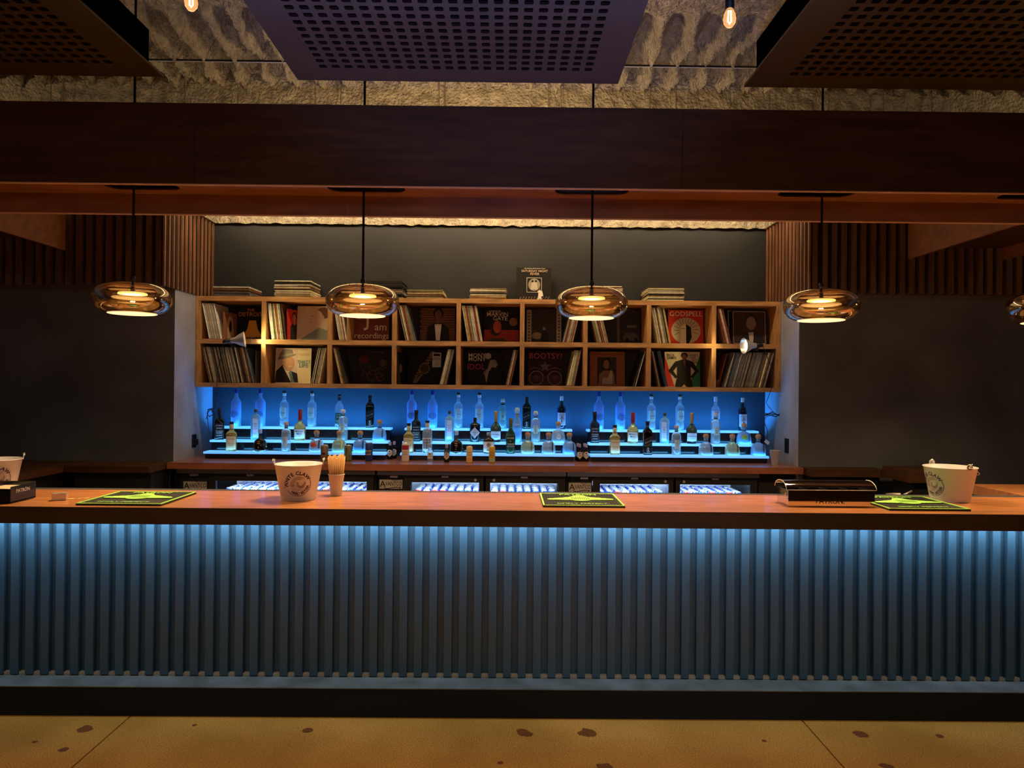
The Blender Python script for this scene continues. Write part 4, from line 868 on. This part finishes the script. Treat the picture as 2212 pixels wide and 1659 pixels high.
for k, px, Y, wh in [('camo1', 701, 5.87, 'behind the straws'), ('camo2', 752, 5.87, 'beside the straws'), ('bud', 797, 5.87, 'before the first riser'), ('minid', 842.5, 6.03, 'in the gap after the first riser, nearer one'), ('minid', 851.5, 6.10, 'in the gap after the first riser, farther one'),
                  ('redcan', 876, 5.87, 'before the middle riser'), ('mini', 929.5, 5.83, 'before the middle riser'), ('minid', 965, 5.83, 'standing alone before the middle riser'), ('tancan', 1014, 5.82, 'before the middle riser'), ('goldcan', 1063, 5.82, 'before the middle riser'),
                  ('minid', 1252, 5.99, 'between the middle and last risers, front left one'), ('minid', 1266, 5.99, 'between the middle and last risers, front right one'), ('minid', 1248, 6.06, 'between the middle and last risers, rear left one'), ('minid', 1262.5, 6.06, 'between the middle and last risers, rear right one')]:
    put(k, px, None, None, Y=Y, where=wh)
cnt = {}
for k, tier, rn, o, wh in placed: cnt.setdefault((k, tier, rn, wh), []).append(o)
TN = ['bottom', 'middle', 'top']
for (k, tier, rn, wh), L in cnt.items():
    for i, o in enumerate(L):
        base = KD[k]
        if tier is not None:
            lab = '%s on the %s step of the %s riser' % (base, TN[tier], rn)
            if len(L) > 1: lab = ['nearer the wall end: ', ''][0] and lab
            if len(L) == 2: lab = '%s, %s on the %s step of the %s riser' % (base, ['first', 'second'][i], TN[tier], rn)
        else: lab = '%s on the back counter %s' % (base, wh)
        ws = lab.split()
        if len(ws) > 16: lab = lab.replace(' on the back counter', '')
        if len(lab.split()) > 16: lab = lab.replace('bottle with ', 'bottle, ').replace(' and ', ' ')
        cat = 'can' if k in ('camo1', 'camo2', 'bud', 'redcan', 'tancan', 'goldcan') else 'bottle'
        tag(o, lab, cat, 'bottles on the lit risers' if tier is not None else 'small drinks lined up on the back counter')
for k in list(K):
    if k not in used: print('UNUSED', k)
# ================================================================= PENDANTS
gl = bpy.data.materials.new('amber_mirror_glass'); gl.use_nodes = True; _n = gl.node_tree; _n.nodes.remove(_n.nodes['Principled BSDF'])
_a = _n.nodes.new('ShaderNodeBsdfTransparent'); _b = _n.nodes.new('ShaderNodeBsdfGlossy'); _c = _n.nodes.new('ShaderNodeMixShader'); _l = _n.nodes.new('ShaderNodeLayerWeight')
_a.inputs[0].default_value = (.80, .68, .54, 1); _b.inputs[0].default_value = (.95, .82, .66, 1); _b.inputs['Roughness'].default_value = .02; _l.inputs[0].default_value = .45
_m = _n.nodes.new('ShaderNodeMath'); _m.operation = 'MULTIPLY_ADD'; _m.inputs[1].default_value = .6; _m.inputs[2].default_value = .22
_n.links.new(_l.outputs['Facing'], _m.inputs[0]); _n.links.new(_m.outputs[0], _c.inputs[0])
_n.links.new(_a.outputs[0], _c.inputs[1]); _n.links.new(_b.outputs[0], _c.inputs[2]); _n.links.new(_c.outputs[0], _n.nodes['Material Output'].inputs[0])
ledw = mat('warm_led_disc', (1, .9, .6), .5, emit=(1, .74, .22), estr=1.6)
lens = mat('frosted_lens', (1, .9, .7), .4, emit=(1, .74, .38), estr=1.3)
PR = .203; PH = .0925
prof = []
for i in range(21):
    a = R(-62 + (90 + 62 - 3) * i / 20)
    prof.append((PR * max(.0, abs(math.cos(a))) ** .62 if i < 20 else .015, PH * math.sin(a) * 1.0))
zb = prof[0][1]
pend = None
PN = ['over the left end of the bar', 'beside the straw cup', 'above the middle bar mat', 'above the chrome caddy', 'cut off at the right edge']
for i, px in enumerate((288, 785, 1279, 1775, 2264)):
    loc = (X(px, 3.97, 500), 3.97, 2.165)
    if pend is None:
        t = thing('pendant_lamp', loc, None, 'pendant lamp', 'amber glass pendants over the bar')
        MB().lathe(prof, 48, cap0=False, cap1=False).build('glass_shade', gl, t)
        MB().lathe([(.014, .088), (.014, .125), (.008, .128)], 16).build('stem_collar', blackm, t)
        MB().tube([(0, 0, .12), (0, 0, 2.3)], .0065, 8).build('rod', mat('matt_black_rod', (.006, .006, .006), .9, spec=.05), t)
        MB().lathe([(.001, .035), (.072, .035), (.075, .031), (.075, .026), (.001, .0255)], 32, cap0=False, cap1=False).build('led_disc', ledw, t)
        MB().lathe([(.001, .040), (.055, .040), (.06, .036), (.012, .0355), (.012, .09)], 24).build('lamp_holder', mat('brass_holder', (.45, .3, .12), .25, metal=1), t)
        MB().lathe([(.001, zb + .004), (prof[0][0] - .004, zb + .004), (prof[0][0] - .001, zb + .001), (prof[0][0] - .004, zb - .001), (.001, zb - .001)], 40, cap0=False, cap1=False).build('diffuser_lens', lens, t)
        pend = t; o = t
    else: o = copy_tree(pend); o.location = loc
    o['label'] = 'amber glass disc pendant lamp ' + PN[i]
    pl = bpy.data.lights.new('pendant_glow_light', 'POINT'); pl.energy = 5.5; pl.color = (1, .66, .32); pl.shadow_soft_size = .012
    po = bpy.data.objects.new('pendant_glow_light', pl); COL.objects.link(po); po.location = (loc[0], loc[1], loc[2] - .012)
    area('pendant_light', (loc[0], loc[1], loc[2] + zb - .006), .20, 13, WARM, (0, 0, -1), shape='DISK', spread=150)
# string bulbs
bulbm = mat('filament_bulb_glass', (1, .8, .5), .05, trans=1, ior=1.1, emit=(1, .5, .2), estr=.45)
fil = mat('filament', (1, .8, .4), .5, emit=(1, .62, .24), estr=60)
for px, py, nm in ((413, 2, 'left'), (1576, 38, 'right')):
    g = at(px, py, 2.75)
    t = thing('filament_bulb', g, 'glowing clear filament bulb hanging on the %s between the ceiling panels' % nm, 'light bulb', 'hanging filament bulbs')
    MB().lathe([(.001, -.040), (.012, -.036), (.022, -.022), (.025, -.006), (.022, .012), (.014, .030), (.012, .038)], 20, cap0=False).build('glass_bulb', bulbm, t)
    MB().tube([(-.004, 0, .025), (-.006, 0, -.015), (0, 0, -.024), (.006, 0, -.015), (.004, 0, .025)], .0022, 6).build('filament_wire', fil, t)
    MB().lathe([(.0135, .032), (.017, .036), (.018, .09), (.012, .10)], 18).build('socket', blk, t)
    MB().tube([(0, 0, .09), (0, 0, 4.45 - g.z)], .004, 6).build('cord', blackm, t)
    area('bulb_light', (g.x, g.y, g.z - .05), .04, 1.2, WARM, (0, 0, -1))
# ================================================================= OBJECTS ON THE BAR
def matfn(x0, x1, y0, y1, label, ribs=True):
    t = thing('bar_mat', (x0, y0, BT), label, 'bar mat', 'black and lime rubber bar mats')
    w_, d_ = x1 - x0, y1 - y0; q = MB().box(0, w_, 0, d_, .0004, .009)
    if ribs:
        n = 26
        for i in range(n): a = .014 + (w_ - .028) * i / n; q.box(a, a + (w_ - .028) / n * .55, .016, d_ - .016, .009, .0112)
    q.build('rubber_base', rubber, t)
    MB().box(0, w_, 0, .009, .009, .0122).box(0, w_, d_ - .009, d_, .009, .0122).box(0, .009, .009, d_ - .009, .009, .0122).box(w_ - .009, w_, .009, d_ - .009, .009, .0122).build('border', lime, t)
    q = MB(); cx, cy = w_ / 2, d_ * .50
    zi = [0]
    def fe(cx_, cy_, rx, ry, z0=.0112):
        zi[0] += 1; z1 = .0130 + zi[0] * .00015
        pts = [(cx_ + rx * math.cos(k * math.pi / 16), cy_ + ry * math.sin(k * math.pi / 16)) for k in range(32)]
        q.add([(a, b, z1) for a, b in pts] + [(a, b, z0) for a, b in pts], [tuple(range(32))] + [(k, k + 32, (k + 1) % 32 + 32, (k + 1) % 32) for k in range(32)])
    for s in (-1, 1):
        for k in range(5): fe(cx + s * (.045 + k * .026), cy + .012 - k * .006, .032 - k * .001, .050 - k * .007)
    fe(cx, cy + .01, .066, .082); fe(cx, cy + .085, .034, .03)
    em = q.build('emblem', lime, t)
    q = MB()
    for k in range(9): q.box(cx - .045 + k * .011, cx - .042 + k * .011, cy - .03, cy + .05, .0150, .0154)
    q.build('emblem_lines', rubber, em)
    g = merge2(shift(text2d('PATRON', .052, 'CENTER', .012), cx, d_ * .82), shift(text2d('SIMPLY PERFECT.', .036, 'CENTER', .012), cx, d_ * .09))
    MB().add([(a, b, .0138) for a, b in g[0]], g[1]).build('lettering', lime, t)
matfn(-2.14, -1.717, 3.545, 3.945, 'black bar mat with lime green bee emblem near the left end of the bar', False)
matfn(.187, .603, 3.60, 4.0, 'ribbed black bar mat with lime green emblem in the middle of the bar')
matfn(1.94, 2.355, 3.585, 4.0, 'black bar mat with lime green emblem between the chrome caddy and bucket', False)
def bucket(pos, rz, rr, label):
    t = thing('ice_bucket', pos, label, 'bucket', 'white printed ice buckets', rz)
    h = .185; r0 = rr * .72
    prof = [(r0, 0), (r0 * 1.02, .004), (rr, h), (rr + .004, h + .002), (rr + .002, h + .005), (rr - .003, h + .002), (r0 * .98, .008), (.001, .006)]
    MB().lathe(prof, 48, cap1=False).build('pail', cream, t)
    for s in (-1, 1):
        e = MB().lathe([(.006, 0), (.019, 0), (.019, .003), (.006, .003), (.006, 0)], 18, Matrix.Translation((s * (rr + .002), 0, h + .012)) @ Matrix.Rotation(R(90), 4, 'Y'), cap0=False, cap1=False)
        eo = e.build('handle_ear', steel, t)
        MB().tube([(s * (rr + .004), 0, h + .012), (s * (rr + .010), .002, h + .02), (s * (rr + .009), .01, h + .032)], .0022, 6).build('rivet_wire', steel, eo)
    # wire bail folded down behind the rim
    pts = [((rr + .006) * math.cos(R(a)), (rr + .006) * math.sin(R(a)), h + .012 - .055 * math.sin(R(a))) for a in range(0, 181, 10)]
    MB().tube(pts, .0022, 6).build('wire_handle', steel, t)
    wr = mk_wrap([(r0, 0), (rr, h)], 0, 1, .0012)
    Rr_ = .058; zc = .092
    g = merge2(arc_text('WHITE CLAW', .050, .026, 198, 22), arc_text('HARD SELTZER', -.0 + .056, .018, 232, 352, True),
               stroke(arc(0, 0, .062, 212, 392, 24), .0028))
    w1 = [stroke(arc(.004, 0, .040 - k * .005, 200 + k * 5, 40 + k * 8, 16), .0018) for k in range(4)]
    w2 = [stroke([(-.042 + k * .004 + j * .009, -.008 - k * .007 + .0035 * math.sin(j * .9 + k)) for j in range(9)], .0016) for k in range(5)]
    w3 = [stroke(arc(.014, .004, .022 - k * .0045, 150, 400 - 20 * k, 16), .0022) for k in range(3)]
    lg = merge2(*w1, *w2, *w3)
    MB().add([wr(a, zc + b) for a, b in g[0]], g[1]).build('lettering', flat((.06, .02, .05)), t)
    MB().add([wr(a, zc + b) for a, b in lg[0]], lg[1]).build('wave_print', flat((.20, .10, .07)), t)
    return t
bucket((X(645, 3.80, 1040), 3.80, BT), R(15), .122, 'white printed bucket with wave print beside the paper straws')
bucket((X(-10, 3.90, 1040), 3.90, BT), R(38), .122, 'white printed bucket cut off by the left edge behind the napkin caddy')
bucket((X(2052, 3.93, 1040), 3.93, BT), R(-80), .131, 'white printed bucket turned sideways behind the far right bar mat')
# straw cup
cx = X(726.5, 3.93, 1050)
t = thing('foam_cup', (cx, 3.93, BT), 'white foam cup standing right of the middle bucket, holding straws', 'cup')
MB().lathe([(.029, 0), (.0295, .003), (.042, .112), (.0445, .116), (.043, .119), (.040, .113), (.027, .006), (.001, .006)], 32, cap1=False).build('cup_body', foam, t)
MB().lathe([(.0425, .1125), (.0455, .115), (.0455, .118), (.0425, .120)], 32, cap0=False, cap1=False).build('rolled_rim', foam, t)
k = 0
for ring_, n in ((.0, 1), (.008, 6), (.0155, 12), (.0215, 17), (.0265, 22)):
    for i in range(n):
        a = 2 * math.pi * i / n + ring_ * 40; top = .205 + random.uniform(0, .014) + (.010 if random.random() < .35 else 0); fl_ = 1.72
        p0 = Vector((cx + ring_ * .92 * math.cos(a), 3.93 + ring_ * .92 * math.sin(a), BT + .012)); p1 = Vector((cx + ring_ * fl_ * math.cos(a), 3.93 + ring_ * fl_ * math.sin(a), BT + top))
        mid = p0.lerp(p1, .55)
        o = MB().tube([p0, p1], .0030, 8).build('paper_straw', kraft)
        tag(o, 'kraft paper straw, one of the bunch standing in the white foam cup', 'straw', 'paper straws in the foam cup'); k += 1
# chrome caddy
cx0, cx1, cy0 = 1.464, 1.915, 3.68
t = thing('garnish_caddy', (cx0, cy0, BT), 'chrome garnish caddy with clear arched lid beside the bar mat', 'garnish caddy')
W2, D2, Hh = cx1 - cx0, .15, .085
MB().box(0, W2, 0, .003, .004, Hh).box(0, W2, D2 - .003, D2, .004, Hh).box(0, .003, .003, D2 - .003, .004, Hh).box(W2 - .003, W2, .003, D2 - .003, .004, Hh).box(0, W2, 0, D2, .001, .005).build('box', chrome, t)
MB().box(.006, W2 - .006, .006, D2 - .006, 0, .003).build('base_pad', rubber, t)
for i in range(4):
    a = .008 + i * (W2 - .016) / 4; w_ = (W2 - .016) / 4 - .004
    MB().box(a, a + w_, .006, .008, .02, Hh - .002).box(a, a + w_, D2 - .008, D2 - .006, .02, Hh - .002).box(a, a + .002, .008, D2 - .008, .02, Hh - .002).box(a + w_ - .002, a + w_, .008, D2 - .008, .02, Hh - .002).box(a, a + w_, .008, D2 - .008, .018, .02).build('tray', mat('black_plastic', (.02, .02, .02), .3), t)
lid = MB(); n = 14; vs = []; fs = []
for xx in (-.012, W2 + .006):
    for i in range(n + 1):
        a = math.pi * i / n; vs.append((xx, D2 / 2 - (D2 / 2 + .006) * math.cos(a), Hh + .003 + .042 * math.sin(a)))
fs = [(i, i + 1, n + 2 + i, n + 1 + i) for i in range(n)]; lid.add(vs, fs, True)
lidm = bpy.data.materials.new('clear_acrylic_lid'); lidm.use_nodes = True; _n = lidm.node_tree; _n.nodes.remove(_n.nodes['Principled BSDF'])
_a = _n.nodes.new('ShaderNodeBsdfTransparent'); _b = _n.nodes.new('ShaderNodeBsdfGlossy'); _c = _n.nodes.new('ShaderNodeMixShader'); _f = _n.nodes.new('ShaderNodeFresnel'); _f.inputs[0].default_value = 1.6; _b.inputs['Roughness'].default_value = .04
_n.links.new(_f.outputs[0], _c.inputs[0]); _n.links.new(_a.outputs[0], _c.inputs[1]); _n.links.new(_b.outputs[0], _c.inputs[2]); _n.links.new(_c.outputs[0], _n.nodes['Material Output'].inputs[0])
lo = lid.build('arched_lid', lidm, t)
for xx in (-.012, W2 + .006): MB().tube([(xx, D2 / 2 - (D2 / 2 + .006) * math.cos(math.pi * i / n), Hh + .003 + .042 * math.sin(math.pi * i / n)) for i in range(n + 1)], .0018, 6).build('lid_edge', mat('pale_edge', (.75, .7, .6), .3), lo)
MB().tube([(-.012, -.006, Hh + .003), (W2 + .006, -.006, Hh + .003)], .0018, 6).build('lid_edge', mat('pale_edge', (.75, .7, .6), .3), lo)
MB().tube([(-.004, .02 + .012 * math.cos(a), .055 + .018 * math.sin(a)) for a in [k * .5 for k in range(13)]], .0016, 6).build('side_handle', chrome, t)
g = shift(text2d('PATR\u00d3N.', .036, 'CENTER', .008), W2 * .485, .018)
MB().add([(a, -.0008, b) for a, b in g[0]], g[1]).build('lettering', black, t)
# napkin caddy (left)
t = thing('napkin_caddy', (-2.80, 3.57, BT), 'shiny black napkin caddy full of napkins at the left edge of the bar', 'napkin caddy')
gb = mat('gloss_black_plastic', (.015, .017, .022), .12)
MB().box(0, .32, 0, .004, .006, .075).box(0, .32, .186, .19, .006, .09).box(.157, .161, .004, .186, .006, .08).box(0, .004, .004, .186, .006, .085).box(.316, .32, .004, .186, .006, .085).box(0, .32, 0, .19, .004, .01).build('holder', gb, t)
MB().box(.02, .30, .012, .18, 0, .004).build('base_pad', rubber, t)
g = shift(text2d('PATR\u00d3N', .026, 'CENTER', .01), .09, .05)
MB().add([(.3212, a, b) for a, b in g[0]], g[1]).build('lettering', mat('silver_print', (.7, .7, .72), .3, metal=.5), t)
napm = [flat((.82, .70, .50)), flat((.75, .42, .22))]
for j, (a, b, z_, m_) in enumerate(((-2.794, -2.647, .072, 1), (-2.635, -2.489, .070, 0))):
    q = MB()
    for s in range(9): q.box(a + .001 * (s % 2), b - .001 * (s % 3), 3.577 + .001 * (s % 2), 3.753 - .002 * (s % 2), BT + .0105 + s * .0066, BT + .0105 + s * .0066 + .006)
    tag(q.build('napkin_stack', napm[m_], None), '%s paper napkins stacked in the black caddy' % ('cream' if m_ == 0 else 'orange brown'), 'napkins')
# clear cube cup and paper strip
g0 = atz(127, 1082, BT)
t = thing('plastic_tub', (g0.x, g0.y, BT), 'small clear plastic tub left of the first bar mat', 'tub', rz=R(20))
MB().box(-.032, .032, 0, .05, .001, .003).box(-.032, .032, 0, .0015, .003, .036).box(-.032, .032, .0485, .05, .003, .036).box(-.032, -.0305, .0015, .0485, .003, .036).box(.0305, .032, .0015, .0485, .003, .036).build('tub_wall', mat('frosty_clear', (.95, .85, .75), .15, trans=.75, ior=1.2), t)
MB().box(-.034, .034, -.002, .052, .036, .038).build('lid', mat('frosty_clear', (.95, .85, .75), .15, trans=.75, ior=1.2), t)
t = thing('paper_tag', atz(165, 1077, BT + .001), 'thin yellow paper tag lying on the bar beside the plastic tub', 'tag', rz=R(22))
MB().box(-.035, .06, -.012, .012, 0, .0012).build('tag_sheet', flat((.78, .50, .16)), t); MB().box(-.01, .01, -.008, .008, .0013, .0018).box(.02, .035, -.008, .006, .0013, .0018).build('print', flat((.35, .18, .05)), t)
# metal scoop behind the bar (right)
g0 = at(1932, 1066, 4.9)
t = thing('ice_scoop', (g0.x, 4.9, .945), 'pale metal ice scoop lying behind the bar near the right bar mat', 'ice scoop', rz=R(12))
q = MB(); vs = []; fs = []
for i in range(7):
    xx = -.05 + i * .02; r_ = .03 * math.sin(.5 + i * .35) + .008
    for k_ in range(9): a = math.pi + math.pi * k_ / 8; vs.append((xx, r_ * math.cos(a), .035 + r_ * math.sin(a) * .9))
fs = [(i * 9 + k_, (i + 1) * 9 + k_, (i + 1) * 9 + k_ + 1, i * 9 + k_ + 1) for i in range(6) for k_ in range(8)]
q.add(vs, fs, True); q.build('scoop_bowl', steel, t); MB().tube([(.065, 0, .02), (.14, 0, .05)], .007, 8).build('handle', steel, t)
tag(MB().box(2.4, 3.05, 4.8, 5.1, 0, .945).build('ice_bin', black), 'black under-bar bin supporting the ice scoop', 'bin')
# ================================================================= CLIP LAMPS ON THE SHELF, CABLES
refl = mat('spun_aluminium', (.80, .80, .82), .35, metal=.8)
glow = mat('lamp_glow', (1, .9, .6), .5, emit=(1, .86, .45), estr=14)
def clip_lamp(px, py, Y, d, label, cab):
    g = at(px, py, Y); dv = Vector(d).normalized()
    t = thing('clip_lamp', g, label, 'clip lamp', 'aluminium clip lamps on the record shelf')
    M = dv.to_track_quat('Z', 'Y').to_matrix().to_4x4()
    MB().lathe([(.012, -.085), (.022, -.078), (.026, -.045), (.045, -.015), (.066, .03), (.068, .032), (.064, .031), (.043, -.012), (.022, -.045), (.018, -.07)], 28, M, cap1=False, cap0=True).build('reflector', refl, t)
    MB().lathe([(.001, .020), (.012, .016), (.024, .0), (.022, -.02), (.012, -.035)], 18, M).build('light_bulb', glow, t)
    MB().lathe([(.014, -.14), (.018, -.13), (.018, -.085), (.014, -.08)], 16, M).build('socket', blk, t)
    e = M @ Vector((0, 0, -.125))
    MB().tube([e, e + Vector((0, .06, -.015)), e + Vector((0, SY - .002 - g.y - e.y, -.02))], .006, 8).build('clip_arm', blackm, t)
    MB().box(e.x - .02, e.x + .02, SY - g.y - .014, SY - g.y - .001, e.z - .04, e.z + .0).build('clip', blackm, t)
    MB().tube([Vector(c) - g for c in cab(g + M @ Vector((0, 0, -.14)))], .0028, 6).build('power_cord', blk, t)
    spot('clip_lamp_light', g + dv * .045, 9, (1, .76, .32), dv, 125, .6, .02)
def cabL(e):
    p = [e]
    for px, py, Y in ((478, 770, 6.08), (470, 800, 6.10), (468, 838, 6.08), (466, 865, 6.08), (463, 880, 6.05), (450, 886, 6.0), (448, 900, 6.02), (452, 938, 5.98)): p.append(at(px, py, Y))
    return p
def cabR(e):
    p = [e]
    for px, py, Y in ((1665, 790, 6.08), (1668, 835, 6.10), (1655, 870, 6.10), (1660, 878, 6.1), (1675, 895, 6.05), (1655, 900, 6.05), (1650, 910, 6.05), (1658, 930, 6.02), (1657, 947, 6.0)): p.append(at(px, py, Y))
    return p
clip_lamp(520, 734, 5.98, (1, .25, .13), 'silver clip lamp lighting the first divider of the record shelf', cabL)
clip_lamp(1614, 747, 5.98, (-1, -.16, -.05), 'silver clip lamp lighting the last divider of the record shelf', cabR)
# coiled cord ends, sockets and outlet boxes at both ends of the niche
for pts, nm in (([(446, 905, 6.1), (450, 884, 6.1), (458, 882, 6.1), (462, 894, 6.1), (452, 900, 6.1), (447, 893, 6.1), (456, 884, 6.1), (464, 900, 6.08), (474, 910, 6.08), (480, 915, 6.08)], 'beside the first riser'),
                ([(1650, 893, 6.15), (1665, 894, 6.15), (1680, 896, 6.15), (1684, 894, 6.15), (1676, 900, 6.15), (1660, 896, 6.15), (1650, 898, 6.15), (1668, 890, 6.15), (1683, 898, 6.15)], 'beside the last riser')):
    o = MB().tube([at(*p) for p in pts], .0045, 6).build('coiled_cord', blk); tag(o, 'tied bundle of black cord hanging %s' % nm, 'cord')
t = thing('wall_outlet', (NX1 - .0, 5.98, 1.16), 'black wall outlet on the right return of the niche', 'outlet')
MB().box(-.008, 0, -.04, .035, 0, .12).build('cover_plate', blk, t); MB().box(-.011, -.008, -.015, .01, .02, .10).build('socket', blackm, t)
t = thing('wall_outlet', (NX0, 6.12, 1.15), 'black wall outlet on the left return of the niche', 'outlet')
MB().box(0, .008, -.04, .035, 0, .11).build('cover_plate', blk, t); MB().box(.008, .03, -.02, .02, .02, .07).build('plug', blackm, t)
# clear cup with lemon pieces
g0 = atz(1674, 999, BC)
t = thing('plastic_cup', (X(1674, 5.86, 985), 5.86, BC), 'cloudy plastic cup with scraps inside at the right end of the back counter', 'cup')
MB().lathe([(.026, 0), (.0265, .002), (.042, .118), (.044, .120), (.040, .117), (.0245, .004), (.001, .004)], 28, cap1=False).build('cup_wall', mat('cloudy_plastic', (.62, .60, .66), .3, trans=.45, ior=1.2), t)
q = MB(); q.lathe([(.001, .006), (.015, .008), (.018, .02), (.010, .034), (.001, .038)], 10); q.build('contents', flat((.55, .38, .25)), t)
t = thing('price_tag', at(1657, 955, 6.06), 'small white tag hanging at the right end of the last riser', 'tag', rz=R(10))
MB().box(-.022, .022, 0, .002, -.014, .014, Matrix.Rotation(R(35), 4, 'Y')).build('card', flat((.7, .7, .75)), t)
MB().tube([(0, .001, .012), (-.004, .03, .05), (0, .1, .1)], .001, 5).build('string', blk, t)
# ================================================================= CEILING WIRES AND CONDUIT
t = thing('ceiling_conduit', at(900, 131, 5.95), 'thin dark conduit with a pale cable running across under the ceiling', 'conduit')
A_ = at(0, 119, 5.95); B2 = at(2212, 143, 5.95)
MB().tube([(-6, 0, 0), (6, 0, 0)], .010, 8).build('conduit_tube', blackm, t); MB().tube([(-6, -.012, -.014), (6, -.012, -.014)], .004, 6).build('cable', mat('pale_cable', (.5, .5, .55), .4), t)
t.location.z = 4.40
WN = ['first', 'second', 'third', 'fourth', 'fifth', 'sixth', 'seventh', 'eighth', 'ninth', 'tenth', 'eleventh', 'twelfth', 'thirteenth', 'fourteenth', 'fifteenth', 'sixteenth', 'seventeenth']
for i, (px, top) in enumerate([(110, 160), (137, 160), (400, 62), (514, 160), (681, 165), (737, 165), (949, 170), (962, 170), (1185, 175), (1212, 175), (1405, 175), (1461, 62), (1577, 170), (1662, 175), (1790, 190), (1908, 190), (2013, 190)]):
    Y = 6.40 if top > 100 else 6.33; b = at(px, 246, Y); a = at(px, top, Y); a.z = min(a.z, 4.44)
    pts = []; n = 14
    for k_ in range(n + 1):
        p = b.lerp(a, k_ / n); p.x += .006 * noise.noise((k_ * .8, i * 3, 0)); p.y += .004 * noise.noise((k_ * .8, 9, i)); pts.append(p)
    o = MB().tube(pts, .0045 if top > 100 else .006, 5).build('hanging_wire', mat('rusty_wire', (.13, .10, .07), .8))
    tag(o, 'thin rusty wire hanging before the sprayed wall, %s from the left above the canopy' % WN[i], 'wire', 'rusty wires hanging before the sprayed wall')
